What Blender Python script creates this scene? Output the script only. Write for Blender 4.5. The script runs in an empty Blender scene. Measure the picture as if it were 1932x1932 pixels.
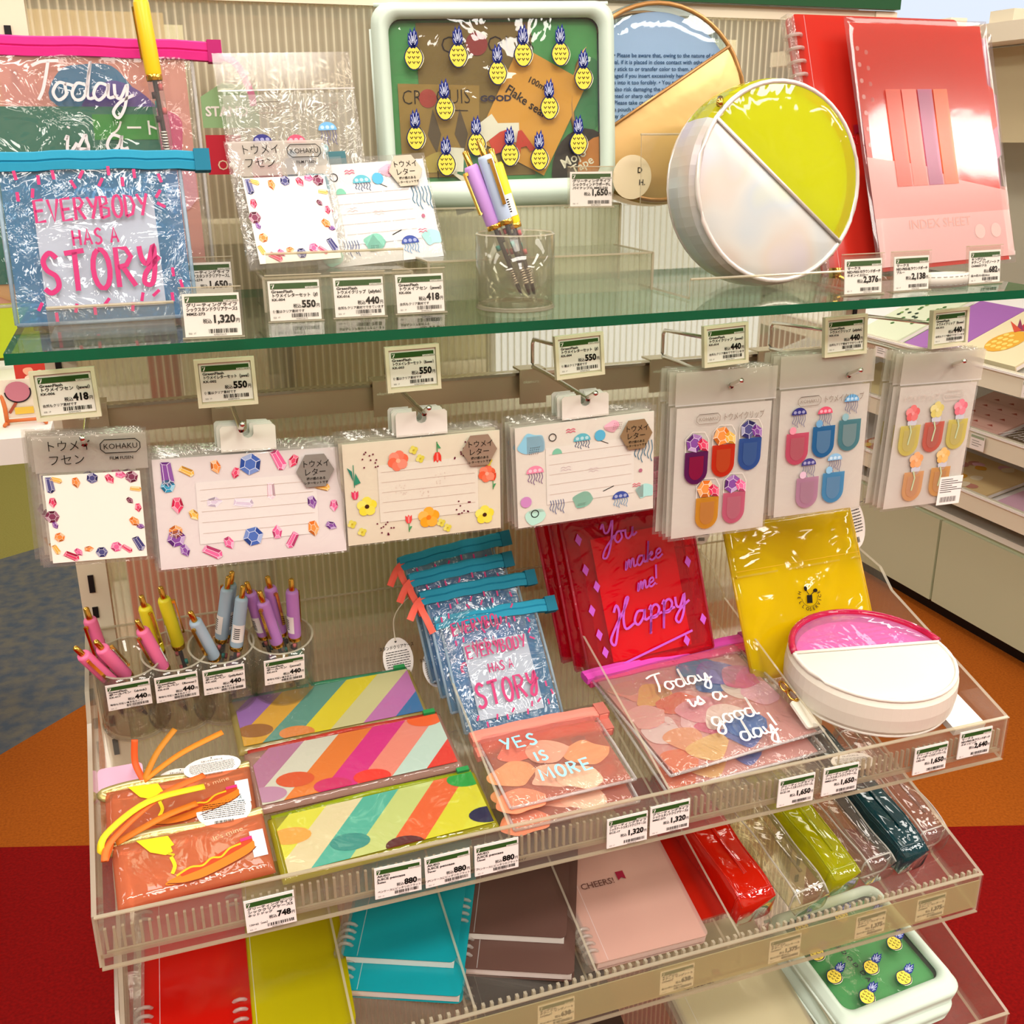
import bpy, math, random
from math import sin, cos, pi, radians
from mathutils import Matrix, Vector
random.seed(7)
SC = bpy.context.scene
COL = SC.collection

# ------------------------------------------------------------------ camera, world, lights, exposure
def make_camera():
    yaw, pit, rol = radians(19.2086), radians(19.5444), radians(-0.3232)
    fw = Vector((sin(yaw) * cos(pit), cos(yaw) * cos(pit), -sin(pit)))
    rt = Vector((cos(yaw), -sin(yaw), 0)); up = rt.cross(fw)
    r2 = cos(rol) * rt + sin(rol) * up; u2 = -sin(rol) * rt + cos(rol) * up
    cd = bpy.data.cameras.new('camera'); cam = bpy.data.objects.new('camera', cd); COL.objects.link(cam)
    m = Matrix((r2, u2, -fw)).transposed().to_4x4(); m.translation = Vector((.0905, -1.02, 1.5))
    cam.matrix_world = m
    cd.sensor_width = 36; cd.lens = 1987.4 / 1932 * 36; cd.clip_start = .02
    SC.camera = cam
make_camera()
W = bpy.data.worlds.new('store_ambient'); SC.world = W; W.use_nodes = True
W.node_tree.nodes['Background'].inputs[0].default_value = (1.0, .93, .82, 1)
W.node_tree.nodes['Background'].inputs[1].default_value = .3
SC.view_settings.view_transform = 'Standard'; SC.view_settings.look = 'None'
SC.view_settings.gamma = 1; SC.view_settings.use_curve_mapping = False
SC.view_settings.exposure = -.18
SC.cycles.transparent_max_bounces = 28
SC.cycles.max_bounces = 6; SC.cycles.diffuse_bounces = 3; SC.cycles.glossy_bounces = 3
SC.cycles.use_adaptive_sampling = True; SC.cycles.adaptive_threshold = .04
SC.cycles.caustics_reflective = False; SC.cycles.caustics_refractive = False
LAMP_POWER = 20            # watts of every ceiling panel

# ------------------------------------------------------------------ materials
def L(h):
    h = h.lstrip('#'); c = [int(h[i:i + 2], 16) / 255 for i in (0, 2, 4)]
    return tuple((x / 12.92 if x <= .04045 else ((x + .055) / 1.055) ** 2.4) for x in c) + (1,)
MATS = {}
def _new(name):
    m = bpy.data.materials.new(name); m.use_nodes = True; nt = m.node_tree; nt.nodes.clear()
    out = nt.nodes.new('ShaderNodeOutputMaterial'); return m, nt, out
def solid(hexc, rough=.5, metal=0, spec=.4, bump=0, bscale=200, sheen=0):
    k = ('s', hexc, rough, metal, spec, bump, bscale)
    if k in MATS: return MATS[k]
    m, nt, out = _new('surface_' + hexc.strip('#')); b = nt.nodes.new('ShaderNodeBsdfPrincipled')
    b.inputs['Base Color'].default_value = L(hexc); b.inputs['Roughness'].default_value = rough
    b.inputs['Metallic'].default_value = metal; b.inputs['Specular IOR Level'].default_value = spec
    if bump:
        n = nt.nodes.new('ShaderNodeTexNoise'); n.inputs['Scale'].default_value = bscale
        bp = nt.nodes.new('ShaderNodeBump'); bp.inputs['Strength'].default_value = bump; bp.inputs['Distance'].default_value = .002
        tc = nt.nodes.new('ShaderNodeTexCoord'); nt.links.new(tc.outputs['Object'], n.inputs['Vector'])
        nt.links.new(n.outputs['Fac'], bp.inputs['Height']); nt.links.new(bp.outputs['Normal'], b.inputs['Normal'])
    nt.links.new(b.outputs[0], out.inputs[0]); MATS[k] = m; return m
def film(tint, haze=.08, hazec='#ffffff', rough=.06, bump=.25, bscale=30, gloss=1.0):
    """thin clear plastic: tinted see-through + a little body colour + a glossy skin"""
    k = ('f', tint, haze, hazec, rough, bump, bscale, gloss)
    if k in MATS: return MATS[k]
    m, nt, out = _new('film_' + tint.strip('#')); N = nt.nodes.new; Lk = nt.links.new
    tr = N('ShaderNodeBsdfTransparent'); tr.inputs[0].default_value = L(tint)
    df = N('ShaderNodeBsdfDiffuse'); df.inputs[0].default_value = L(hazec)
    tl = N('ShaderNodeBsdfTranslucent'); tl.inputs[0].default_value = L(hazec)
    mx0 = N('ShaderNodeMixShader'); mx0.inputs[0].default_value = .3; Lk(df.outputs[0], mx0.inputs[1]); Lk(tl.outputs[0], mx0.inputs[2])
    mx1 = N('ShaderNodeMixShader'); mx1.inputs[0].default_value = haze; Lk(tr.outputs[0], mx1.inputs[1]); Lk(mx0.outputs[0], mx1.inputs[2])
    gl = N('ShaderNodeBsdfGlossy'); gl.inputs['Roughness'].default_value = rough
    fr = N('ShaderNodeLayerWeight'); fr.inputs[0].default_value = .5
    pw = N('ShaderNodeMath'); pw.operation = 'POWER'; pw.inputs[1].default_value = 5; Lk(fr.outputs['Facing'], pw.inputs[0])
    mul = N('ShaderNodeMath'); mul.operation = 'MULTIPLY_ADD'; mul.inputs[1].default_value = .7 * gloss; mul.inputs[2].default_value = .04 * gloss; mul.use_clamp = True; Lk(pw.outputs[0], mul.inputs[0])
    mx2 = N('ShaderNodeMixShader'); Lk(mul.outputs[0], mx2.inputs[0]); Lk(mx1.outputs[0], mx2.inputs[1]); Lk(gl.outputs[0], mx2.inputs[2])
    if bump:
        n = N('ShaderNodeTexNoise'); n.inputs['Scale'].default_value = bscale; n.inputs['Detail'].default_value = 2.5; n.inputs['Distortion'].default_value = 1.2
        bp = N('ShaderNodeBump'); bp.inputs['Strength'].default_value = bump; bp.inputs['Distance'].default_value = .01
        tc = N('ShaderNodeTexCoord'); Lk(tc.outputs['Object'], n.inputs['Vector']); Lk(n.outputs['Fac'], bp.inputs['Height'])
        Lk(bp.outputs[0], gl.inputs['Normal']); Lk(bp.outputs[0], fr.inputs['Normal'])
    Lk(mx2.outputs[0], out.inputs[0]); MATS[k] = m; return m
def carpet():
    m, nt, out = _new('carpet_tiles'); N = nt.nodes.new; Lk = nt.links.new
    tc = N('ShaderNodeTexCoord'); sp = N('ShaderNodeSeparateXYZ'); Lk(tc.outputs['Object'], sp.inputs[0])
    def step(ax, ay, c):      # 1 where ax*x + ay*y > c
        a = N('ShaderNodeMath'); a.operation = 'MULTIPLY'; a.inputs[1].default_value = ax; Lk(sp.outputs[0], a.inputs[0])
        b = N('ShaderNodeMath'); b.operation = 'MULTIPLY_ADD'; b.inputs[1].default_value = ay; Lk(sp.outputs[1], b.inputs[0]); Lk(a.outputs[0], b.inputs[2])
        g = N('ShaderNodeMath'); g.operation = 'GREATER_THAN'; g.inputs[1].default_value = c; Lk(b.outputs[0], g.inputs[0]); return g
    def noise(s, d=4):
        n = N('ShaderNodeTexNoise'); n.inputs['Scale'].default_value = s; n.inputs['Detail'].default_value = d; Lk(tc.outputs['Object'], n.inputs['Vector']); return n
    def ramp(fac, a, b):
        r = N('ShaderNodeMix'); r.data_type = 'RGBA'; Lk(fac, r.inputs[0]); r.inputs[6].default_value = L(a); r.inputs[7].default_value = L(b); return r
    nf = noise(160, 6); nm = noise(22, 8)
    red = ramp(nf.outputs['Fac'], '#4e0405', '#980d0a'); orange = ramp(nf.outputs['Fac'], '#743206', '#b8641a')
    c1 = N('ShaderNodeValToRGB'); c1.color_ramp.elements[0].position = .35; c1.color_ramp.elements[1].position = .65
    c1.color_ramp.elements[0].color = L('#4a535e'); c1.color_ramp.elements[1].color = L('#6a665c'); Lk(nm.outputs['Fac'], c1.inputs[0])
    lime = ramp(nf.outputs['Fac'], '#7d7434', '#98904e')
    def mix(f, a, b):
        r = N('ShaderNodeMix'); r.data_type = 'RGBA'; Lk(f.outputs[0], r.inputs[0]); Lk(a, r.inputs[6]); Lk(b, r.inputs[7]); return r
    x = mix(step(.32, 1, 1.125), red.outputs[2], orange.outputs[2])
    x = mix(step(-1, 1, 2.04), x.outputs[2], c1.outputs[0])
    x = mix(step(-.6, 1, 3.45), x.outputs[2], lime.outputs[2])
    b = N('ShaderNodeBsdfPrincipled'); b.inputs['Roughness'].default_value = .95; b.inputs['Specular IOR Level'].default_value = .1
    Lk(x.outputs[2], b.inputs['Base Color'])
    bp = N('ShaderNodeBump'); bp.inputs['Strength'].default_value = .5; bp.inputs['Distance'].default_value = .004; Lk(nf.outputs['Fac'], bp.inputs['Height']); Lk(bp.outputs[0], b.inputs['Normal'])
    Lk(b.outputs[0], out.inputs[0]); return m
def ribbed():
    """twin-wall ribbed sheet: clear walls with whiter upright webs every 7.5 mm"""
    m, nt, out = _new('ribbed_sheet'); N = nt.nodes.new; Lk = nt.links.new
    tc = N('ShaderNodeTexCoord'); sp = N('ShaderNodeSeparateXYZ'); Lk(tc.outputs['Object'], sp.inputs[0])
    a = N('ShaderNodeMath'); a.operation = 'MULTIPLY'; a.inputs[1].default_value = 1 / .0075; Lk(sp.outputs[0], a.inputs[0])
    f = N('ShaderNodeMath'); f.operation = 'FRACT'; Lk(a.outputs[0], f.inputs[0])
    cr = N('ShaderNodeValToRGB'); cr.color_ramp.interpolation = 'LINEAR'; e = cr.color_ramp.elements
    e[0].position = 0; e[0].color = (.85,) * 3 + (1,); e[1].position = 1; e[1].color = (.85,) * 3 + (1,)
    for p, v in ((.1, .75), (.17, .38), (.5, .3), (.8, .38), (.88, .58)):
        q = e.new(p); q.color = (v, v, v, 1)
    Lk(f.outputs[0], cr.inputs[0])
    tr = N('ShaderNodeBsdfTransparent'); tr.inputs[0].default_value = (.93, .92, .84, 1)
    df = N('ShaderNodeBsdfDiffuse'); df.inputs[0].default_value = L('#f4efd0'); tl = N('ShaderNodeBsdfTranslucent'); tl.inputs[0].default_value = L('#faf5dc')
    mx0 = N('ShaderNodeMixShader'); mx0.inputs[0].default_value = .5; Lk(df.outputs[0], mx0.inputs[1]); Lk(tl.outputs[0], mx0.inputs[2])
    mx1 = N('ShaderNodeMixShader'); Lk(cr.outputs[0], mx1.inputs[0]); Lk(tr.outputs[0], mx1.inputs[1]); Lk(mx0.outputs[0], mx1.inputs[2])
    gl = N('ShaderNodeBsdfGlossy'); gl.inputs['Roughness'].default_value = .12
    fr = N('ShaderNodeLayerWeight'); pw = N('ShaderNodeMath'); pw.operation = 'POWER'; pw.inputs[1].default_value = 5; Lk(fr.outputs['Facing'], pw.inputs[0])
    mul = N('ShaderNodeMath'); mul.operation = 'MULTIPLY_ADD'; mul.inputs[1].default_value = .7; mul.inputs[2].default_value = .04; Lk(pw.outputs[0], mul.inputs[0])
    mx2 = N('ShaderNodeMixShader'); Lk(mul.outputs[0], mx2.inputs[0]); Lk(mx1.outputs[0], mx2.inputs[1]); Lk(gl.outputs[0], mx2.inputs[2])
    Lk(mx2.outputs[0], out.inputs[0]); return m
def glow(hexc, power):
    k = ('g', hexc, power)
    if k in MATS: return MATS[k]
    m, nt, out = _new('lamp_tube'); e = nt.nodes.new('ShaderNodeEmission'); e.inputs[0].default_value = L(hexc); e.inputs[1].default_value = power
    nt.links.new(e.outputs[0], out.inputs[0]); MATS[k] = m; return m
def iridescent(base='#d9d6d6'):
    m, nt, out = _new('pearl_leather'); N = nt.nodes.new; Lk = nt.links.new
    tc = N('ShaderNodeTexCoord'); n = N('ShaderNodeTexNoise'); n.inputs['Scale'].default_value = 14; n.inputs['Detail'].default_value = 1
    Lk(tc.outputs['Object'], n.inputs['Vector'])
    cr = N('ShaderNodeValToRGB'); e = cr.color_ramp.elements; e[0].position = .3; e[0].color = L('#d8cfd8'); e[1].position = .7; e[1].color = L('#d6dccb')
    for p, c in ((.42, '#dcd2c8'), (.5, '#d9d9d4'), (.6, '#ccd4d8')):
        q = e.new(p); q.color = L(c)
    Lk(n.outputs['Fac'], cr.inputs[0])
    b = N('ShaderNodeBsdfPrincipled'); b.inputs['Roughness'].default_value = .32; b.inputs['Metallic'].default_value = .35
    b.inputs['Thin Film Thickness'].default_value = 420; b.inputs['Thin Film IOR'].default_value = 1.6
    Lk(cr.outputs[0], b.inputs['Base Color']); Lk(b.outputs[0], out.inputs[0]); return m

PAPER = solid('#f2ebe6', .6, spec=.2); INK = solid('#181512', .7, spec=.1); GREEN = solid('#2f5320', .6, spec=.2)
WHITE = solid('#f4f1ec', .45); CREAM = solid('#e9dfc4', .45); STEEL = solid('#d8cdb6', .42, metal=1, spec=.5); CHROME = solid('#e4e0d6', .2, metal=1)
GOLD = solid('#e0b050', .18, metal=1); BLACK = solid('#0a0a0c', .5); GREY = solid('#8b8880', .5)
CLEAR = film('#f7f7f2', .05, '#ffffff', .05, .12, 20)
BAG = film('#f6f5f2', .07, '#ffffff', .06, .35, 45)
PVC = film('#f6f5f4', .05, '#ffffff', .04, .9, 28, 1.25)
ACRYL = film('#f8f7f2', .05, '#f6f4ec', .04, 0, 1); ACRYL_EDGE = film('#e6e0cc', .42, '#f2ead4', .1, 0, 1)
ACRYL_DIV = film('#fcfcfa', .015, '#f8f6f0', .04, 0, 1, .6)
MILK = film('#f0ece6', .5, '#f4efe8', .2, 0, 1)

# ------------------------------------------------------------------ mesh building
def catmull(p, n=6):
    if len(p) < 3: return list(p)
    o = []; q = [p[0]] + list(p) + [p[-1]]
    for i in range(1, len(q) - 2):
        for k in range(n):
            t = k / n; a, b, c, d = q[i - 1], q[i], q[i + 1], q[i + 2]
            o.append(tuple(.5 * (2 * b[j] + (c[j] - a[j]) * t + (2 * a[j] - 5 * b[j] + 4 * c[j] - d[j]) * t * t + (3 * b[j] - a[j] - 3 * c[j] + d[j]) * t ** 3) for j in range(len(b))))
    o.append(tuple(p[-1])); return o
def ring(cx, cz, rx, rz=None, n=24, a0=0, a1=2 * pi, close=True):
    rz = rx if rz is None else rz; k = n if close else n + 1
    return [(cx + rx * cos(a0 + (a1 - a0) * i / n), cz + rz * sin(a0 + (a1 - a0) * i / n)) for i in range(k)]
def rrect(x0, z0, x1, z1, r, n=5):
    o = []
    for cx, cz, a in ((x1 - r, z1 - r, 0), (x0 + r, z1 - r, pi / 2), (x0 + r, z0 + r, pi), (x1 - r, z0 + r, 1.5 * pi)):
        o += [(cx + r * cos(a + pi / 2 * i / n), cz + r * sin(a + pi / 2 * i / n)) for i in range(n + 1)]
    return o
def rot2(pts, deg, c=(0, 0)):
    a = radians(deg); return [(c[0] + (x - c[0]) * cos(a) - (z - c[1]) * sin(a), c[1] + (x - c[0]) * sin(a) + (z - c[1]) * cos(a)) for x, z in pts]
def clip(poly, x0, z0, x1, z1):
    def cut(p, ins, inter):
        o = []
        for i in range(len(p)):
            a, b = p[i - 1], p[i]
            if ins(b):
                if not ins(a): o.append(inter(a, b))
                o.append(b)
            elif ins(a): o.append(inter(a, b))
        return o
    def ix(X): return lambda a, b: (X, a[1] + (b[1] - a[1]) * (X - a[0]) / (b[0] - a[0]))
    def iz(Z): return lambda a, b: (a[0] + (b[0] - a[0]) * (Z - a[1]) / (b[1] - a[1]), Z)
    for ins, it in ((lambda p: p[0] >= x0, ix(x0)), (lambda p: p[0] <= x1, ix(x1)), (lambda p: p[1] >= z0, iz(z0)), (lambda p: p[1] <= z1, iz(z1))):
        if poly: poly = cut(poly, ins, it)
    return poly
TEXTS = {}
def text_mesh(s, bold):
    if (s, bold) in TEXTS: return TEXTS[s, bold]
    c = bpy.data.curves.new('lettering', 'FONT'); c.body = s; c.size = 1; c.resolution_u = 2; c.offset = .014 * bold
    o = bpy.data.objects.new('lettering', c); COL.objects.link(o)
    dg = bpy.context.evaluated_depsgraph_get(); dg.update()
    me = bpy.data.meshes.new_from_object(o.evaluated_get(dg))
    v = [(a.co.x, a.co.y) for a in me.vertices]; f = [tuple(p.vertices) for p in me.polygons]
    bpy.data.objects.remove(o); bpy.data.curves.remove(c); bpy.data.meshes.remove(me)
    TEXTS[s, bold] = (v, f); return v, f
class MB:
    def __init__(s): s.v, s.f, s.mi, s.m, s.tf = [], [], [], [], None
    def mat(s, m):
        if m not in s.m: s.m.append(m)
        return s.m.index(m)
    def add(s, vs, fs, m):
        b = len(s.v); k = s.mat(m)
        s.v += [tuple(s.tf @ Vector(v)) if s.tf else tuple(v) for v in vs]
        s.f += [tuple(b + i for i in f) for f in fs]; s.mi += [k] * len(fs); return s
    def box(s, c, d, m):
        x, y, z = c; a, b, e = d[0] / 2, d[1] / 2, d[2] / 2
        vs = [(x + i * a, y + j * b, z + k * e) for i in (-1, 1) for j in (-1, 1) for k in (-1, 1)]
        return s.add(vs, [(0, 1, 3, 2), (4, 6, 7, 5), (0, 4, 5, 1), (2, 3, 7, 6), (0, 2, 6, 4), (1, 5, 7, 3)], m)
    def poly(s, pts, y, m, th=0, side=None):
        n = len(pts)
        if n < 3: return s
        if not th: return s.add([(x, y, z) for x, z in pts], [tuple(range(n))], m)
        s.add([(x, y, z) for x, z in pts] + [(x, y + th, z) for x, z in pts], [tuple(range(n)), tuple(range(2 * n - 1, n - 1, -1))], m)
        return s.add([(x, y, z) for x, z in pts] + [(x, y + th, z) for x, z in pts], [(i, i + n, (i + 1) % n + n, (i + 1) % n) for i in range(n)], side or m)
    def ribbon(s, pts, w, y, m, smooth=0):
        if smooth: pts = catmull(pts, smooth)
        vs, fs = [], []
        for i, p in enumerate(pts):
            a = pts[max(i - 1, 0)]; b = pts[min(i + 1, len(pts) - 1)]
            dx, dz = b[0] - a[0], b[1] - a[1]; l = math.hypot(dx, dz) or 1
            nx, nz = -dz / l * w / 2, dx / l * w / 2
            vs += [(p[0] + nx, y, p[1] + nz), (p[0] - nx, y, p[1] - nz)]
            if i: fs.append((2 * i - 2, 2 * i - 1, 2 * i + 1, 2 * i))
        return s.add(vs, fs, m)
    def tube(s, path, r, m, n=8, close=False, flat=1.0, nrm=(0, 1, 0)):
        path = [Vector(p) for p in path]; vs, fs = [], []; up = Vector((0, 0, 1)); N = len(path)
        for i, p in enumerate(path):
            d = (path[(i + 1) % N] - path[i - 1]) if close else path[min(i + 1, N - 1)] - path[max(i - 1, 0)]
            d.normalize(); u = d.cross(up if abs(d.z) < .95 else Vector((0, 1, 0))).normalized()
            if flat < 1: nv = Vector(nrm); u = (nv - d * nv.dot(d)); u = u.normalized() if u.length > .05 else d.cross(up).normalized()
            w = u.cross(d)
            for k in range(n):
                a = 2 * pi * k / n; vs.append(tuple(p + u * (r * flat * cos(a)) + w * (r * sin(a))))
        for i in range(N if close else N - 1):
            j = (i + 1) % N
            for k in range(n): fs.append((i * n + k, i * n + (k + 1) % n, j * n + (k + 1) % n, j * n + k))
        if not close: fs += [tuple(range(n - 1, -1, -1)), tuple(range((N - 1) * n, N * n))]
        return s.add(vs, fs, m)
    def lathe(s, prof, m, n=24, c=(0, 0, 0)):
        vs, fs = [], []; K = len(prof)
        for r, z in prof:
            vs += [(c[0] + r * cos(2 * pi * k / n), c[1] + r * sin(2 * pi * k / n), c[2] + z) for k in range(n)]
        for i in range(K - 1):
            fs += [(i * n + k, i * n + (k + 1) % n, (i + 1) * n + (k + 1) % n, (i + 1) * n + k) for k in range(n)]
        return s.add(vs, fs, m)
    def text(s, t, x, z, size, y, m, al='L', bold=0, sx=1, deg=0):
        v, f = text_mesh(t, bold)
        if not v: return s
        w = max(p[0] for p in v); o = {'L': 0, 'C': -w / 2, 'R': -w}[al]
        p = [(x + (a + o) * size * sx, z + b * size) for a, b in v]
        if deg: p = rot2(p, deg, (x, z))
        return s.add([(a, y, b) for a, b in p], f, m)
    def grid(s, fn, nu, nv, m):
        vs = [fn(i / nu, j / nv) for j in range(nv + 1) for i in range(nu + 1)]
        return s.add(vs, [(j * (nu + 1) + i, j * (nu + 1) + i + 1, (j + 1) * (nu + 1) + i + 1, (j + 1) * (nu + 1) + i) for j in range(nv) for i in range(nu)], m)
    def build(s, name, parent=None, smooth=False):
        me = bpy.data.meshes.new(name); me.from_pydata(s.v, [], s.f)
        for m in s.m: me.materials.append(m)
        me.polygons.foreach_set('material_index', s.mi)
        if smooth: me.polygons.foreach_set('use_smooth', [True] * len(s.f))
        me.update(); o = bpy.data.objects.new(name, me); COL.objects.link(o)
        if parent: o.parent = parent
        return o
def place(o, loc, rot=(0, 0, 0)):
    o.rotation_mode = 'YXZ'; o.location = loc; o.rotation_euler = [radians(a) for a in rot]; return o
def tag(o, label, cat, group=None):
    o['label'] = label; o['category'] = cat
    if group: o['group'] = group
    return o
def thing(name, label, cat, loc=(0, 0, 0), rot=(0, 0, 0), group=None):
    o = bpy.data.objects.new(name, None); COL.objects.link(o); o.empty_display_size = .02
    return tag(place(o, loc, rot), label, cat, group)
def struct(name, mb, smooth=False):
    o = mb.build(name, None, smooth); o['kind'] = 'structure'; return o
def copy_thing(o, label=None):
    def rec(a, par):
        b = a.copy(); COL.objects.link(b); b.parent = par
        for ch in a.children: rec(ch, b)
        return b
    c = rec(o, None)
    if label: c['label'] = label
    return c
def pillow(w, h, t, m, mg=.012, nu=22, nv=18, wave=0., seed=0, back=True, z0=0):
    """closed soft pouch body standing on its lower edge: flat faces, rounded rim"""
    mb = MB(); rnd = random.Random(seed); ph = [rnd.uniform(0, 6) for _ in range(4)]
    def prof(x, z):
        d = min(x + w / 2, w / 2 - x, z, h - z); k = min(1, max(d, 0) / mg); return t / 2 * math.sqrt(max(0, 1 - (1 - k) ** 2))
    def co(u, lo, hi):          # denser near both rims
        return lo + (hi - lo) * (.5 - .5 * cos(pi * u))
    def wv(x, z): return wave * (sin(x * 75 + ph[0] + z * 30) * sin(z * 60 + ph[1]) + .5 * sin(x * 150 - z * 90 + ph[2]))
    def F(sg):
        def f(u, v):
            x = co(u, -w / 2, w / 2); z = co(v, 0, h); p = prof(x, z); q = 2 * p / t if t else 0
            return (x, sg * (p + q * wv(x, z)), z + z0)
        return f
    mb.grid(F(-1), nu, nv, m)
    if back: mb.grid(F(1), nu, nv, m)
    return mb

# ------------------------------------------------------------------ the room
fl = MB(); fl.box((1.5, 2, -.02), (9, 13, .04), carpet()); struct('floor', fl)
b = MB(); b.box((1.5, 2, 2.83), (9, 13, .06), solid('#f3f1ea', .8)); struct('ceiling', b)
b = MB(); b.box((1.5, 8.53, 1.4), (9, .06, 2.8), solid('#d9d2be', .8)); struct('wall_back', b)
b = MB(); b.box((1.5, -4.53, 1.4), (9, .06, 2.8), solid('#d8cbb0', .8)); struct('wall_front', b)
b = MB(); b.box((6.03, 2, 1.4), (.06, 13, 2.8), solid('#eef2f7', .7)); struct('wall_right', b)
def ceiling_lamp(x, y, long_x, label, power=1.0):
    lx, ly = (1.25, .32) if long_x else (.32, 1.25)
    t = thing('ceiling_lamp', label, 'lamp', (x, y, 2.8), group='ceiling lamps')
    f = MB(); f.box((0, 0, -.02), (lx + .06, ly + .06, .04), WHITE); f.build('housing', t)
    ld = bpy.data.lights.new('lamp_light', 'AREA'); ld.shape = 'RECTANGLE'; ld.size = lx; ld.size_y = ly
    ld.energy = LAMP_POWER * power; ld.color = (1, .95, .87)
    lo = bpy.data.objects.new('lamp_light', ld); COL.objects.link(lo); lo.parent = t; lo.location = (0, 0, -.045)
ROWS = ['front', 'second', 'third', 'fourth', 'fifth', 'far']
for j, y in enumerate((-2.6, -1.5, -.35, .9, 2.6, 4.6)):
    for i, x in enumerate((-1.5, .25, 1.9, 3.6)):
        ceiling_lamp(x, y, (i + j) % 2 == 0, 'white ceiling lamp panel, number %d from the left in the %s row' % (i + 1, ROWS[j]), (1.45, 1.6, .7, .6, .8, .9)[j])

# ------------------------------------------------------------------ display rack: posts, ribbed sheet, rail, sign
rack = thing('display_rack', 'free-standing shop rack with slotted posts, ribbed clear back sheet and steel rail', 'display rack', (0, 0, 0))
for x in (.012, .912):
    b = MB(); b.box((x, .075, .82), (.028, .03, 1.62), CREAM)
    b.build('post', rack)
    s = MB()
    for k in range(48):
        z = .08 + k * .032; s.box((x - .002, .0595, z), (.0055, .002, .019 if k % 2 else .012), BLACK)
    s.build('slot_row', rack)
mb = MB(); NR = 118
for face_y, sg in ((.066, 1), (.074, -1)):
    vs = []; n = NR * 6
    for i in range(n + 1):
        x = .027 + .87 * i / n; y = face_y - sg * .0011 * abs(sin(pi * (x / .0075)))
        vs += [(x, y, .06), (x, y, 1.62)]
    mb.add(vs, [(2 * i, 2 * i + 2, 2 * i + 3, 2 * i + 1) for i in range(n)], ribbed()) if face_y < .07 else None
mb.build('ribbed_sheet', rack, True)
b = MB(); b.box((.455, .012, 1.255), (.89, .014, .027), STEEL); b.box((.455, .004, 1.2675), (.89, .004, .003), CHROME); b.build('rail', rack)
for x in (.03, .895): b = MB(); b.box((x, .04, 1.255), (.014, .05, .02), STEEL); b.build('rail_bracket', rack)
b = MB(); b.box((.46, .072, 1.625), (.93, .02, .012), CREAM); b.build('top_bar', rack); b = MB(); b.box((.46, .072, .05), (.93, .06, .1), CREAM); b.build('base_panel', rack)
sg = thing('sign_board', 'dark green shop sign board with white slanted lettering on the rack top', 'sign', (.64, .06, 1.632))
b = MB(); b.box((0, 0, .05), (.57, .012, .1), solid('#0d4a24', .35)); b.build('board', sg)
b = MB()
b.text('TOKYU HANDS', .262, .012, .042, -.0066, solid('#f4efe9', .5), 'R', 2, 1.0); 
b.v = [(x + .18 * (z - .012), y, z) for x, y, z in b.v]; b.build('lettering', sg)
# the other side of the rack, seen through the ribbed sheet
for z, lab in ((.55, 'lowest'), (.92, 'second'), (1.19, 'third'), (1.41, 'topmost')):
    b = MB(); b.box((.46 if z < 1.4 else .235, .265, 0), (.9 if z < 1.4 else .45, .3, .02), solid('#e8e2c8', .6)); o = b.build('rear_shelf', rack); o.location = (0, 0, z)
b = MB(); b.box((.46, .43, .82), (.95, .02, 1.62), solid('#d6d0a6', .7)); tag(b.build('back_board'), 'beige board closing the space behind the ribbed sheet', 'board')
for nm, c, d, h, lab in (
    ('storage_box', (.14, .26, 1.262), (.1, .1, .124), '#b04a3a', 'red box behind the ribbed sheet above the rail at the left'),
    ('storage_box', (.17, .17, 1.2425), (.09, .05, .085), '#efe9cf', 'cream box in front of the red box behind the ribbed sheet'),
    ('storage_box', (.33, .24, 1.27), (.16, .12, .14), '#b9a877', 'olive box behind the ribbed sheet below the glass shelf'),
    ('storage_box', (.09, .24, 1.005), (.1, .1, .15), '#dd5a3c', 'orange box behind the ribbed sheet by the pen cups'),
    ('storage_box', (.33, .24, .99), (.24, .1, .12), '#b8b37c', 'olive green box behind the ribbed sheet beside the pen cups'),
    ('storage_box', (.62, .24, 1.0), (.25, .1, .14), '#c99a6a', 'tan box behind the ribbed sheet at the red pouches'),
    ('storage_box', (.3, .25, 1.52), (.26, .12, .2), '#7c6a52', 'brown box behind the ribbed sheet beside the mint pouch'),
    ('storage_box', (.08, .25, 1.52), (.13, .12, .2), '#b59a63', 'ochre box behind the ribbed sheet at the pink zip pouch')):
    b = MB(); b.box((0, 0, 0), d, solid(h, .6)); o = tag(b.build(nm), lab, 'box'); o.location = c
for x, z, w, h, p, lab in ((.68, 1.2, .38, .33, 1.15, 'backlit white lamp panel shining through the ribbed sheet behind the round pouches'),):
    lt = thing('shelf_lamp', lab, 'lamp', (x, .2, z)); b = MB(); b.box((0, .012, h / 2), (w, .02, h), WHITE); b.build('housing', lt)
    b = MB(); b.box((0, 0, h / 2), (w - .012, .004, h - .012), glow('#fffaf0', p)); b.build('diffuser', lt)

# ------------------------------------------------------------------ glass shelf with its brackets
GT = 1.362
gs = thing('glass_shelf', 'clear glass shelf with emerald green front edge across the rack', 'shelf', (.45, -.085, GT - .004))
GLASS = film('#dcebdd', .02, '#e8f4ea', .02, 0, 1, 1.15)
gedge, nt, out = _new('glass_edge'); N_ = nt.nodes.new
pb = N_('ShaderNodeBsdfPrincipled'); pb.inputs['Base Color'].default_value = L('#024630'); pb.inputs['Roughness'].default_value = .12
tl_ = N_('ShaderNodeBsdfTranslucent'); tl_.inputs[0].default_value = L('#0fa876'); mm = N_('ShaderNodeMixShader'); mm.inputs[0].default_value = .45
nt.links.new(pb.outputs[0], mm.inputs[1]); nt.links.new(tl_.outputs[0], mm.inputs[2]); nt.links.new(mm.outputs[0], out.inputs[0])
x0, x1, y0, y1, t = -.4525, .4605, -.142, .135, .004
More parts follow.
